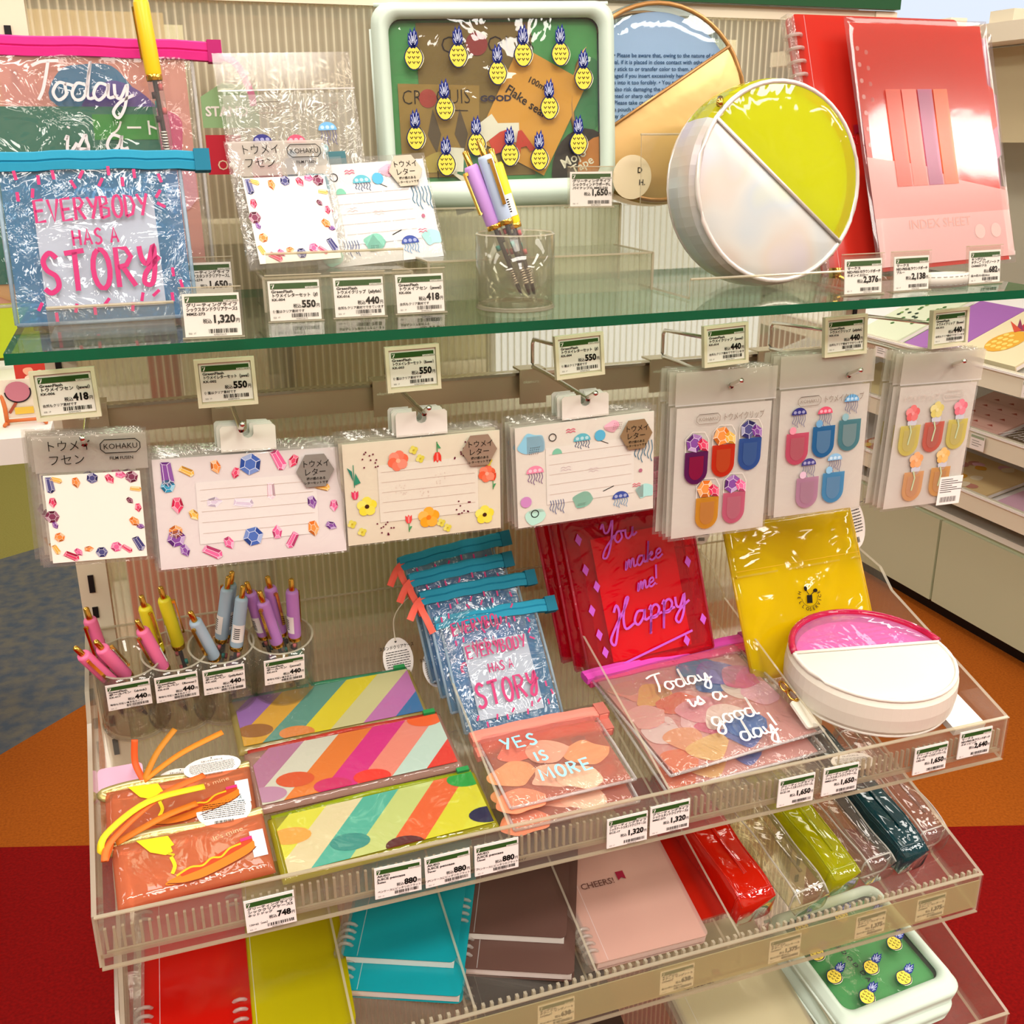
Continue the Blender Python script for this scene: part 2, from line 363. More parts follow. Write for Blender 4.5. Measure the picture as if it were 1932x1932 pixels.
b = MB(); b.add([(x0, y0, t), (x1, y0, t), (x1, y1, t), (x0, y1, t), (x0, y0, -t), (x1, y0, -t), (x1, y1, -t), (x0, y1, -t)], [(0, 1, 2, 3), (7, 6, 5, 4)], GLASS)
b.add([(x0, y0, t), (x1, y0, t), (x1, y1, t), (x0, y1, t), (x0, y0, -t), (x1, y0, -t), (x1, y1, -t), (x0, y1, -t)], [(0, 4, 5, 1), (1, 5, 6, 2), (2, 6, 7, 3), (3, 7, 4, 0)], gedge)
b.build('pane', gs)
for x in (.012, .912):
    br = thing('shelf_bracket', 'chrome arm under the %s end of the glass shelf' % ('toy-side' if x < .1 else 'cabinet-side'), 'bracket', (x, 0, GT - .008))
    b = MB(); b.poly([(-.055, 0), (.085, 0), (.085, -.05), (.06, -.05), (-.055, -.012)], -.0012, STEEL, .0024)
    b.v = [(y, x_, z) for x_, y, z in b.v]; b.build('arm', br)
    b = MB(); b.lathe([(.0, 0), (.009, 0), (.009, -.004), (0, -.004)], film('#e8e8e0', .5), 12, (0, -.05, 0)); b.build('pad', br)

# ------------------------------------------------------------------ acrylic trays
SLOPE = .27
def tray(name, label, x0, x1, fy, z0, wall_h, lip_m, strip):
    """slanted clear tray; z0 = floor height at the front wall"""
    t = thing(name, label, 'tray', (0, 0, 0)); by = .055; fz = lambda y: z0 + SLOPE * (y - fy); th = .004
    W_ = x1 - x0; xc = (x0 + x1) / 2
    b = MB(); b.add([(x0, fy, z0), (x1, fy, z0), (x1, by, fz(by)), (x0, by, fz(by)), (x0, fy, z0 - th), (x1, fy, z0 - th), (x1, by, fz(by) - th), (x0, by, fz(by) - th)],
        [(0, 1, 2, 3), (4, 7, 6, 5)], ACRYL)
    b.add([(x0, fy, z0), (x1, fy, z0), (x0, fy, z0 - th), (x1, fy, z0 - th)], [(0, 2, 3, 1)], ACRYL_EDGE); b.build('tray_floor', t)
    b = MB(); zb, zt = z0 - .012, z0 + wall_h - .012
    b.add([(x0, fy - th, zb), (x1, fy - th, zb), (x1, fy - th, zt), (x0, fy - th, zt), (x0, fy, zb), (x1, fy, zb), (x1, fy, zt), (x0, fy, zt)], [(0, 1, 2, 3), (4, 7, 6, 5)], ACRYL)
    b.box((xc, fy - th / 2, zt + .0004), (W_, th, .0012), ACRYL_EDGE); b.box((xc, fy - th / 2, zb), (W_, th, .0012), ACRYL_EDGE); b.build('front_wall', t)
    for x in (x0, x1):
        pr = [(fy, zb), (fy, zt), (-.075, fz(-.075) + wall_h - .002), (-.05, fz(-.05) + wall_h + .012), (by, fz(by) + wall_h + .004), (by, fz(by) - th)]
        b = MB(); b.poly([(y, z) for y, z in pr], x - .002, ACRYL, .004, ACRYL_EDGE); b.v = [(yy, xx, z) for xx, yy, z in b.v]; b.build('side_wall', t)
    b = MB()
    b.add([(x0, by, fz(by)), (x1, by, fz(by)), (x1, by, fz(by) + .05), (x0, by, fz(by) + .05)], [(0, 1, 2, 3)], ACRYL)
    b.box((xc, by, fz(by) + .05), (W_, .003, .0014), ACRYL_EDGE); b.build('back_wall', t)
    st = MB(); zc = z0 + .012
    if strip == 'open':
        st.box((xc, fy + .0015, zc - .012), (W_ - .01, .002, .002), ACRYL_EDGE)
        n = int(W_ / .0068)
        for k in range(n): st.box((x0 + .006 + k * .0068, fy + .003, zc), (.0022, .003, .02), ACRYL_EDGE)
        st.build('ridged_strip', t)
    else:
        st.box((xc, fy - th - .0012, z0 + .016), (W_ - .012, .0012, .036), film('#f4f0d8', .4, '#d6cfa2', .25, 0, 1)); st.build('strip_cover', t)
        st = MB(); n = int(W_ / .0085)
        for k in range(n): st.box((x0 + .006 + k * .0085, fy + .003, zt - .001), (.003, .004, .009), ACRYL_EDGE)
        st.build('ridged_strip', t)
    return t
TF = -.272
tr1 = tray('tray', 'slanted clear tray holding pen cups and zip pouches', 0, .902, TF, .885, .05, None, 'open')
tr2 = tray('tray', 'clear tray with frosted price strip holding ring notebooks and shiny pen cases', 0, .904, TF, .685, .05, None, 'cover')
tr3 = tray('tray', 'lowest clear tray under the ring notebooks holding mint pouches', -.02, .95, -.3, .488, .06, None, 'open')
def divider(x, z0, fy, lab, by=.03):
    b = MB(); fz = lambda y: z0 + SLOPE * (y - fy)
    pr = [(fy + .004, fz(fy)), (fy + .004, fz(fy) + .036), (-.035, fz(-.035) + .042), (-.005, fz(0) + .058), (by, fz(by) + .062), (by, fz(by))]
    b.poly(pr, -.0012, ACRYL_DIV, .0024, ACRYL_EDGE); b.v = [(yy, xx, z) for xx, yy, z in b.v]
    o = b.build('tray_divider'); o.location = (x, 0, 0); tag(o, lab, 'divider')
for x, lab in ((.348, 'clear divider between striped pen cases and blue story pouches'), (.508, 'clear divider between salmon pouches and red happy pouches'),
               (.697, 'clear divider between glitter-lettered pouches and the white round pouch')): divider(x, .885, TF, lab)
for x, lab in ((.44, 'clear divider beside the brown ring notebooks'), (.6, 'clear divider between pale notebook and red pen case'), (.2, 'clear divider beside the teal ring notebooks'),
               (.313, 'clear divider between teal and brown ring notebooks')): divider(x, .685, TF, lab)
divider(.745, .488, -.3, 'clear divider between white notebook and mint pouches on lowest tray')
tz1 = lambda y: .8855 + SLOPE * (y - TF)
tz2 = lambda y: .6855 + SLOPE * (y - TF)
tz3 = lambda y: .4885 + SLOPE * (y + .3)

# ------------------------------------------------------------------ price cards
def card_face(mb, w, h, lines, price, note='', y=-.0006, seed=0, cx=0, z0=0):
    """white shop card: green band, product lines, price, bar code"""
    X = lambda u: cx - w / 2 + u * w; Z = lambda v: z0 + h - v * h
    mb.poly([(X(0), Z(0)), (X(1), Z(0)), (X(1), Z(1)), (X(0), Z(1))], y + .0004, PAPER)
    mb.poly([(X(.045), Z(.06)), (X(.965), Z(.06)), (X(.965), Z(.205)), (X(.045), Z(.205))], y, GREEN)
    mb.poly([(X(.72), Z(.16)), (X(.965), Z(.16)), (X(.965), Z(.205)), (X(.72), Z(.205))], y - .0001, PAPER)
    mb.text('TOKYU HANDS', X(.73), Z(.2), h * .05, y - .0002, GREEN, 'L', 1, .95)
    mb.ribbon([(X(.06), Z(.1)), (X(.12), Z(.085)), (X(.075), Z(.19))], h * .02, y - .0001, PAPER)
    mb.ribbon([(X(.085), Z(.19)), (X(.115), Z(.12))], h * .015, y - .0001, PAPER)
    for k, (t, sz, v) in enumerate(zip(lines, (.095, .105, .085), (.3, .405, .5))):
        vv, _ = text_mesh(t, 1); tw = max(p[0] for p in vv) * h * sz if vv else 1
        mb.text(t, X(.055), Z(v), h * sz, y, INK, 'L', 2, min(1.25, w * .9 / tw))
    pw_ = max(p[0] for p in text_mesh(price, 3)[0]) * h * .25 * .95 / w; mb.text('税込', X(.895 - pw_), Z(.685), h * .115, y, INK, 'R', 1, .9)
    mb.text(price, X(.905), Z(.685), h * .25, y, INK, 'R', 3, .95); mb.text('円', X(.915), Z(.685), h * .11, y, INK, 'L', 1, .8)
    if note: mb.text(note, X(.055), Z(.8), h * .085, y, INK, 'L', 1, .95)
    r = random.Random(seed); u = .42
    while u < .93:
        a = r.choice((.008, .014, .02)); mb.poly([(X(u), Z(.83)), (X(u + a), Z(.83)), (X(u + a), Z(.93)), (X(u), Z(.93))], y, INK); u += a + r.choice((.008, .012, .02))
    mb.text('4570057730179', X(.5), Z(.985), h * .05, y, INK, 'L', 0, .9); mb.text('522  17', X(.06), Z(.94), h * .055, y, INK)
CW, CH = .0403, .031
def price_card(kind, loc, lines, price, note, label, rot=(0, 0, 0), seed=0, scale=1.0):
    t = thing('price_card', label, 'price card', loc, rot, 'price cards'); w, h = CW * scale, CH * scale
    m = MB(); card_face(m, w, h, lines, price, note, seed=seed, z0=.0015 if kind != 'stick' else 0)
    m.box((0, .0006, h / 2 + (.0015 if kind != 'stick' else 0)), (w, .0006, h), PAPER); m.build('card', t)
    if kind == 'stand':
        s = MB(); s.box((0, -.0016, h / 2 + .002), (w + .003, .001, h + .004), ACRYL_DIV); s.box((0, .0022, h / 2 + .003), (w + .004, .001, h + .006), ACRYL)
        s.box((0, .008, .0006), (w + .004, .02, .0012), ACRYL_EDGE); s.box((0, .0003, h + .006), (w + .004, .004, .0008), ACRYL_EDGE); s.build('card_stand', t)
    elif kind == 'holder':
        s = MB(); a, c = w / 2 + .0035, h + .005
        s.poly([(-a, -.003), (a, -.003), (a, c), (-a, c)], .0012, CREAM, .0025)
        for p in ([(-a, -.003), (a, -.003), (a, 0), (-a, 0)], [(-a, c - .003), (a, c - .003), (a, c), (-a, c)], [(-a, 0), (-a + .003, 0), (-a + .003, c - .003), (-a, c - .003)], [(a - .003, 0), (a, 0), (a, c - .003), (a - .003, c - .003)]):
            s.poly(p, -.002, CREAM, .0032)
        s.build('holder_frame', t)
    return t
GF = 'GreenFlash'
J = [ # glass shelf cards
 ((.207, -.163, GT), [GF, 'トウメイレターセット（jf）', 'KK-004'], '550', '便箋はクリア素材です', 'standing price card 550 yen, first of three before the letter packs', -4),
 ((.259, -.163, GT), [GF, 'トウメイクリップ（jellyfish）', 'KK-016'], '440', '台紙もクリア素材でできています', 'standing price card 440 yen, middle of three before the letter packs', -3),
 ((.311, -.16, GT), [GF, 'トウメイフセン（jewel）', 'KK-006'], '418', '台紙もクリア素材です', 'standing price card 418 yen next to the clear pen cup', -1),
 ((.139, -.215, GT), ['グリーティングライフ', 'シックスタンドクリアケースS', 'MMZ-273'], '1,320', '', 'standing price card 1,320 yen beside the blue story pouch on glass', -6),
 ((.148, -.06, GT + .006), ['グリーティングライフ', 'シックスタンドクリアケースL', 'MMZ-274'], '1,650', '', 'standing price card 1,650 yen half hidden behind the 1,320 yen card', -4),
 ((.72, -.2, GT), ['マークス', 'NEO-P003-YEラウンドポーチ', 'ネオンイエロー'], '2,376', '', 'standing price card 2,376 yen beside the yellow round pouch', 0),
 ((.776, -.197, GT), ['マークス', 'NEO-P003-BLラウンドポーチ', 'ブルー'], '2,138', '', 'standing price card 2,138 yen beside the grey strap loop', 2),
 ((.877, -.18, GT), ['キングジム', 'チアーズ リングノート ア', 'CH9855Tアカ'], '682', '幅14×奥193×高204mm', 'standing price card 682 yen before the coral ring notebooks', 4)]
for k, (loc, ln, pr, nt_, lab, rz) in enumerate(J): price_card('stand', loc, ln, pr, nt_, lab, (-8, 0, rz), k)
price_card('stand', (.503, -.068, 1.4375), ['グリーティングライフ', 'シックウィンドウポーチL', 'パイナップル MMZ-230'], '1,650', '', 'standing price card 1,650 yen against the mint pineapple pouch', (-4, 0, -10), 21, 1.0)

# ------------------------------------------------------------------ printed art
def tint(h, k):
    h = h.lstrip('#'); c = [int(h[i:i + 2], 16) for i in (0, 2, 4)]
    c = [int(v + (255 - v) * k) if k > 0 else int(v * (1 + k)) for v in c]; return '#%02x%02x%02x' % tuple(c)
def ink(h): return solid(h, .55, spec=.25)
GEMS = {'red': '#d4204c', 'pink': '#e04a86', 'orange': '#ee7a22', 'blue': '#2b4fa6', 'navy': '#2c2c6a', 'purple': '#6a2a86', 'gold': '#f0a830', 'wine': '#6a1838', 'teal': '#1c86b0'}
def gem(mb, x, z, r, col, deg=0, kind=0, y=-.0006, pale=0):
    c = tint(GEMS[col], pale) if pale else GEMS[col]
    if kind == 0: out = ring(x, z, r, r, 6); inn = ring(x, z, r * .55, r * .55, 6)
    elif kind == 1: out = [(x - .45 * r, z + r), (x + .45 * r, z + r), (x + .75 * r, z - .2 * r), (x, z - 1.15 * r), (x - .75 * r, z - .2 * r)]; inn = [(x + (a - x) * .5, z + (b - z) * .5) for a, b in out]
    else: out = [(x - .45 * r, z + 1.2 * r), (x + .5 * r, z + 1.1 * r), (x + .6 * r, z - .9 * r), (x, z - 1.3 * r), (x - .55 * r, z - r)]; inn = [(x + (a - x) * .45 - .1 * r, z + (b - z) * .8) for a, b in out]
    out, inn = rot2(out, deg, (x, z)), rot2(inn, deg, (x, z)); n = len(out)
    for i in range(n):
        j = (i + 1) % n; k = (.35, -.25, .1, .55, -.1, .2)[(i + int(abs(deg))) % 6]
        mb.poly([out[i], out[j], inn[j], inn[i]], y, ink(tint(c, k)))
    mb.poly(inn, y, ink(tint(c, .15)))
    for i in range(n): mb.ribbon([out[i], inn[i]], r * .06, y - .0001, ink(tint(c, .75)))
    mb.ribbon(inn + [inn[0]], r * .06, y - .0001, ink(tint(c, .75)))
def flower(mb, x, z, r, c, y=-.0006, n=5, core='#402010'):
    for k in range(n):
        a = 2 * pi * k / n + .3; mb.poly(ring(x + r * .5 * cos(a), z + r * .5 * sin(a), r * .48, n=10), y - .00005 * k, ink(tint(c, .12 * (k % 3))))
    mb.poly(ring(x, z, r * .22, n=8), y - .0004, ink(core))
def tulip(mb, x, z, r, c, y=-.0006, stem_=True, down=False):
    d = -1 if down else 1
    mb.poly([(x - .5 * r, z + d * .7 * r), (x - .2 * r, z + d * .45 * r), (x, z + d * .8 * r), (x + .2 * r, z + d * .45 * r), (x + .5 * r, z + d * .7 * r), (x + .5 * r, z - d * .1 * r), (x + .25 * r, z - d * .6 * r), (x - .25 * r, z - d * .6 * r), (x - .5 * r, z - d * .1 * r)], y, ink(c))
    mb.poly([(x - .12 * r, z + d * .5 * r), (x + .15 * r, z + d * .5 * r), (x + .1 * r, z - d * .5 * r), (x - .1 * r, z - d * .5 * r)], y - .0001, ink(tint(c, .35)))
    if stem_:
        mb.ribbon([(x, z - d * .6 * r), (x, z - d * 2 * r)], r * .12, y, ink('#3d8a4a')); mb.poly([(x, z - d * 1.9 * r), (x + .5 * r, z - d * 1.1 * r), (x + .15 * r, z - d * 1.1 * r)], y, ink('#3f9a62'))
def sprig(mb, x, z, r, c='#7a1c3c', y=-.0006, seed=1):
    q = random.Random(seed)
    for k in range(11):
        a, b = x + q.uniform(-r, r), z + q.uniform(-r, r)
        for t in (0, 60, 120): mb.ribbon(rot2([(a - r * .11, b), (a + r * .11, b)], t, (a, b)), r * .07, y, ink(c))
def blob(mb, x, z, r, c, seed=0, y=-.0005, sx=1.2):
    q = random.Random(seed); p = [(x + r * sx * (.75 + .4 * q.random()) * cos(2 * pi * k / 9), z + r * (.7 + .4 * q.random()) * sin(2 * pi * k / 9)) for k in range(9)]
    p = catmull(p + [p[0]], 4)[:-1]; mb.poly(p, y, ink(c))
def jelly(mb, x, z, r, c, y=-.0007, line='#27406e', long_=1.3, dome=True):
    if dome:
        mb.poly(ring(x, z, r, r * .85, 16, 0, pi, False), y, ink(c))
        for k in (-.55, 0, .55): mb.poly(ring(x + k * r, z + .3 * r, r * .22, r * .2, 8), y - .0001, ink(tint(c, .5)))
    for k in range(6):
        u = x + (k - 2.5) * r * .3; d = (.5 + .1 * (k % 3)) * r * long_
        mb.ribbon([(u, z), (u + r * .1, z - d * .4), (u - r * .08, z - d * .75), (u + r * .06, z - d)], r * .07, y, ink(line), 4)
def waves(mb, x, z, r, c, y=-.0006, n=2):
    for k in range(n): mb.ribbon([(x - r, z - k * r * .5), (x - r * .5, z + r * .25 - k * r * .5), (x, z - k * r * .5), (x + r * .5, z + r * .25 - k * r * .5), (x + r, z - k * r * .5)], r * .16, y, ink(c), 4)
def dots(mb, x, z, r, c='#221a1a', y=-.0007):
    for i in range(5):
        for j in range(4): u, v = x + (i - 2) * r * .4 + j * r * .1, z + (j - 1.5) * r * .4; mb.ribbon([(u, v), (u + r * .15, v + r * .15)], r * .09, y, ink(c))
def octagon(mb, x, z, w, h, c, y=-.0006, lw=.0007):
    k = h * .3; p = [(x - w / 2 + k, z + h / 2), (x + w / 2 - k, z + h / 2), (x + w / 2, z + h / 2 - k), (x + w / 2, z - h / 2 + k), (x + w / 2 - k, z - h / 2), (x - w / 2 + k, z - h / 2), (x - w / 2, z - h / 2 + k), (x - w / 2, z + h / 2 - k)]
    mb.ribbon(p + [p[0], p[1]], lw, y, c)
def stack(front, n, dy, dx, label_fn, dz=0):
    """copies hanging or lying behind a finished thing, each a thing of its own"""
    for k in range(1, n + 1):
        c = copy_thing(front, label_fn(k)); c.location = front.location + Vector((dx * k * (1 if k % 2 else .6), dy * k, dz * k)); c.rotation_euler[1] += radians((.6, -.5, .3)[k % 3])
ORD = ['', 'second', 'third', 'fourth', 'fifth']

# ------------------------------------------------------------------ peg hooks with their price cards
HOOKS = [('jewel sticky-note packs', .036), ('jewel letter packs', .157), ('flower letter packs', .313), ('jellyfish letter packs', .468),
         ('jewel clip packs', .618), ('jellyfish clip packs', .752), ('flower clip packs', .878)]
HC = [([GF, 'トウメイフセン（jewel）', 'KK-006'], '418', '台紙もクリア素材です', 'framed hook price card 418 yen above the jewel sticky-note packs'),
      ([GF, 'トウメイレターセット（jewel）', 'KK-002'], '550', '便箋はクリア素材です', 'framed hook price card 550 yen above the jewel letter packs'),
      ([GF, 'トウメイレターセット（flower）', 'KK-003'], '550', '便箋はクリア素材です', 'framed hook price card 550 yen above the flower letter packs'),
      ([GF, 'トウメイレターセット（jf）', 'KK-004'], '550', '便箋はクリア素材です', 'framed hook price card 550 yen above the jellyfish letter packs'),
      ([GF, 'トウメイクリップ（jewel）', 'KK-014'], '440', '台紙もクリア素材でできています', 'framed hook price card 440 yen above the jewel clip packs'),
      ([GF, 'トウメイクリップ（jellyfish）', 'KK-016'], '440', '台紙もクリア素材でできています', 'framed hook price card 440 yen above the jellyfish clip packs'),
      ([GF, 'トウメイクリップ（flower）', 'KK-015'], '440', '台紙もクリア素材でできています', 'framed hook price card 440 yen above the flower clip packs')]
def peg_hook(x, what):
    t = thing('peg_hook', 'chrome double-arm hook on the steel rail carrying the ' + what, 'hook', (x, 0, 1.268), group='hooks on the steel rail')
    b = MB(); b.box((0, -.0045, -.013), (.029, .0022, .036), STEEL); b.box((0, .006, .0045), (.029, .022, .002), STEEL); bk_ = b.build('bracket', t); b = MB(); b.text('okamura', -.011, -.009, .0045, -.0058, solid('#e8e0cc', .4), 'L', 1, 1.1); b.build('maker_mark', bk_)
    b = MB(); b.tube(catmull([(0, -.006, .008), (0, -.05, .0085), (0, -.142, .006), (0, -.149, .007), (0, -.168, .0155)], 5), .0023, CHROME, 10); b.build('prong', t, True)
    b = MB(); b.tube([(0, -.006, .008), (0, -.004, .012), (0, -.004, .032), (0, -.008, .037), (0, -.145, .0475)], .002, CHROME, 8); b.build('card_arm', t, True)
for (what, x), (ln, pr, nt_, lab) in zip(HOOKS, HC):
    peg_hook(x, what)
    price_card('holder', (x - .008, -.15, 1.298), ln, pr, nt_, lab, (-4, random.uniform(-1.5, 1.5) - 1, random.uniform(-4, 4)), len(lab))
def hang_stop(x, y, lab):
    b = MB(); b.lathe([(0, -.002), (.006, -.002), (.007, 0), (.006, .002), (0, .002)], MILK, 12); b.v = [(a, c, d) for a, d, c in b.v]
    b.box((0, 0, .005), (.004, .004, .008), MILK); o = b.build('hang_stop', None, True); o.location = (x, y, 1.2755); tag(o, lab, 'hook stopper')
for what, x in HOOKS[4:6]: hang_stop(x, -.1, 'milky plastic stopper on the hook of the ' + what)

# ------------------------------------------------------------------ sticky-note packs
def film_note(label, pos, rot, bw=.091, bh=.111, pad_x=0, pad_z=.004, head=True):
    t = thing('sticky_note_pack', label, 'sticky note pack', pos, rot, 'jewel sticky-note packs')
    b = pillow(bw, bh, .003, BAG, .004, 10, 10); b.build('clear_bag', t, True)
    m = MB(); p0 = .073 / 2
    m.poly([(-p0 + pad_x, pad_z), (p0 + pad_x, pad_z), (p0 + pad_x, pad_z + .074), (-p0 + pad_x, pad_z + .074)], -.0022, solid('#f5f0e4', .7, spec=.15), .0014)
    y = -.0026; X = lambda u: pad_x - p0 + u * .073; Z = lambda v: pad_z + .074 - v * .074
    for u, v, r, c, d, k in ((.06, .1, .0055, 'navy', 5, 2), (.13, .05, .0036, 'gold', 70, 2), (.33, .09, .0042, 'orange', 10, 1), (.5, .05, .0046, 'navy', 20, 0), (.68, .07, .0042, 'red', 30, 1), (.8, .03, .004, 'pink', 80, 1), (.91, .06, .0052, 'wine', 15, 0),
                          (.07, .3, .004, 'red', 0, 1), (.05, .46, .0055, 'wine', 0, 0), (.07, .56, .003, 'purple', 20, 1), (.1, .7, .0042, 'orange', 15, 0), (.05, .84, .0036, 'gold', 25, 2), (.94, .2, .0036, 'gold', 80, 2), (.87, .33, .003, 'wine', 40, 1), (.95, .42, .0036, 'red', 5, 1),
                          (.9, .58, .0045, 'orange', 40, 1), (.96, .64, .003, 'purple', 70, 1), (.92, .84, .0055, 'navy', 25, 2), (.2, .93, .005, 'red', 60, 2), (.28, .89, .0036, 'pink', 40, 1), (.39, .86, .0034, 'orange', 90, 1), (.52, .91, .0048, 'navy', 0, 0), (.68, .86, .0046, 'pink', 10, 0), (.79, .89, .0038, 'red', 50, 2)):
        gem(m, X(u), Z(v), r, c, d, k, y)
    m.build('note_pad', t)
    h = MB(); h.poly([(-bw / 2 + .003, .08), (bw / 2 - .003, .08), (bw / 2 - .003, bh - .001), (-bw / 2 + .003, bh - .001)], -.0012, film('#f4efe8', .5, '#faf4ec', .15, 0, 1))
    h.text('トウメイ', -.034, .0985, .0098, -.003, INK, 'L', -.4, .9); h.text('フセン', -.0325, .087, .0098, -.003, INK, 'L', -.4, .95)
    octagon(h, .0225, .1, .03, .011, INK, -.003); h.text('KOHAKU', .0225, .0978, .0062, -.003, INK, 'C', 0, 1); h.text('FILM FUSEN', .0225, .089, .0035, -.003, INK, 'C', 1, 1)
    h.build('header_card', t); return t
n1 = film_note('front jewel sticky-note pack on the first hook, white pad with gem border', (.036, -.142, 1.169), (-1, 2, -2), pad_x=-.001)
stack(n1, 3, .007, -.0025, lambda k: 'clear jewel sticky-note pack, %s from the front on the first hook' % ORD[k])
film_note('jewel sticky-note pack leaning on the clear easel on glass', (.226, -.082, 1.3965), (-22, -1, 10))

# ------------------------------------------------------------------ letter packs
def hexagon_seal(t, x, z, r, metal, y=-.0045, deg=0):
    s = MB(); m = solid(metal, .38, metal=.35, bump=.5, bscale=60); p = rot2(ring(x, z, r, r, 6), deg, (x, z)); s.poly(p, y, m, .0006)
    s.text('トウメイ', x, z + r * .22, r * .42, y - .0003, INK, 'C', 0, .9); s.text('レター', x - r * .05, z - r * .22, r * .42, y - .0003, INK, 'C', 0, .95)
    s.text('透け感のある', x, z - r * .48, r * .17, y - .0003, INK, 'C', 1); s.text('レターセットです', x, z - r * .7, r * .16, y - .0003, INK, 'C', 1)
    s.build('hexagon_seal', t)
def letter_pack(label, pos, rot, w, h, paper, art, seal, seal_xy, group, tab=True):
    t = thing('letter_set_pack', label, 'letter set pack', pos, rot, group)
    b = pillow(w + .006, h + .008, .004, BAG, .005, 10, 8, z0=-.002); b.build('clear_bag', t, True)
    m = MB(); m.poly([(-w / 2, 0), (w / 2, 0), (w / 2, h), (-w / 2, h)], -.0012, solid(paper, .6, spec=.2), .0016)
    m.poly([(-w * .29, h * .2), (w * .35, h * .2), (w * .35, h * .77), (-w * .29, h * .77)], -.0018, solid(tint(paper, .4), .6))
    for k in range(5): m.ribbon([(-w * .27, h * (.7 - .1 * k)), (w * .33, h * (.7 - .1 * k))], .0003, -.0021, ink('#c4a99c'))
    art(m, lambda u: -w / 2 + u * w, lambda v: h - v * h, h); m.build('letter_sheet', t)
    if tab:
        g = MB(); z = h + .002
        g.poly([(-.023, z), (.023, z), (.023, z + .02), (.021, z + .022), (.0045, z + .022)] + [(.0045 * cos(a), z + .0145 + .0035 * sin(a)) for a in (0, -pi / 4, -pi / 2, -3 * pi / 4, -pi)] + [(-.0045, z + .022), (-.021, z + .022), (-.023, z + .02)], -.0012, solid('#eeeae2', .4), .001); g.build('hang_tab', t)
    hexagon_seal(t, seal_xy[0] * w - w / 2, h - seal_xy[1] * h, .0165, seal); return t
def art_jewel(m, X, Z, h):
    for u, v, r, c, d, k in ((.07, .13, .0085, 'purple', 4, 2), (.07, .24, .006, 'teal', 4, 0), (.17, .12, .0052, 'gold', 60, 2), (.32, .1, .0056, 'orange', 15, 1), (.42, .17, .0046, 'red', -20, 1), (.5, .1, .0095, 'blue', 20, 0), (.65, .08, .0075, 'pink', 25, 2), (.73, .1, .0055, 'red', -30, 1),
                          (.11, .42, .0066, 'red', 0, 1), (.19, .52, .0048, 'gold', 30, 1), (.09, .72, .0078, 'purple', 10, 0), (.09, .66, .006, 'orange', 30, 0), (.13, .84, .0052, 'purple', 20, 1), (.27, .88, .007, 'pink', 60, 2), (.36, .81, .0055, 'pink', 25, 1), (.49, .77, .0088, 'blue', 10, 0),
                          (.62, .75, .0058, 'pink', 180, 1), (.7, .84, .0062, 'pink', -30, 2), (.82, .75, .0066, 'orange', 10, 1), (.92, .74, .0048, 'purple', 60, 1), (.88, .36, .0055, 'gold', 75, 2), (.82, .5, .0055, 'purple', 15, 1), (.94, .55, .005, 'pink', 0, 1)):
        gem(m, X(u), Z(v), r, c, d, k, -.0022)
    for u, v, r, c, d, k in ((.3, .42, .006, 'purple', 90, 1), (.45, .45, .0068, 'purple', 80, 2), (.6, .36, .006, 'pink', 0, 2)): gem(m, X(u), Z(v), r, c, d, k, -.002, .72)
def art_flower(m, X, Z, h):
    y = -.0022
    for u, v, s in ((.17, .16, 1), (.75, .16, 2), (.24, .86, 3), (.75, .74, 4)): sprig(m, X(u), Z(v), .0075, y=y, seed=s)
    flower(m, X(.34), Z(.2), .0098, '#ea6a4c', y, 6, '#f4b090'); flower(m, X(.91), Z(.42), .0085, '#e4603c', y, 6, '#f0a890'); flower(m, X(.52), Z(.8), .0105, '#f0a020', y, 5, '#e87a18')
    flower(m, X(.13), Z(.62), .0095, '#e8d83c', y); flower(m, X(.89), Z(.84), .0095, '#e8d83c', y)
    for u, v in ((.44, .11), (.48, .2), (.03, .78), (.09, .87), (.6, .87), (.64, .93), (.92, .3)): flower(m, X(u), Z(v), .0042, '#d8cc4a', y, 4, '#c0a830')
    tulip(m, X(.59), Z(.2), .007, '#dd3a2c', y, True, True); tulip(m, X(.06), Z(.5), .006, '#d83a60', y, False); tulip(m, X(.95), Z(.46), .006, '#d8401e', y); tulip(m, X(.39), Z(.8), .006, '#e04a48', y)
    m.ribbon([(X(.06), Z(.2)), (X(.06), Z(.42))], .0008, y, ink('#3d8a6a')); m.poly([(X(.055), Z(.36)), (X(.02), Z(.22)), (X(.05), Z(.26))], y, ink('#2c7a68')); m.poly([(X(.06), Z(.4)), (X(.1), Z(.38)), (X(.07), Z(.28))], y, ink('#2f8a6c'))
    for u, v in ((.35, .5), (.6, .42), (.5, .55)): sprig(m, X(u), Z(v), .005, '#e6cfc4', -.002, seed=int(u * 50))
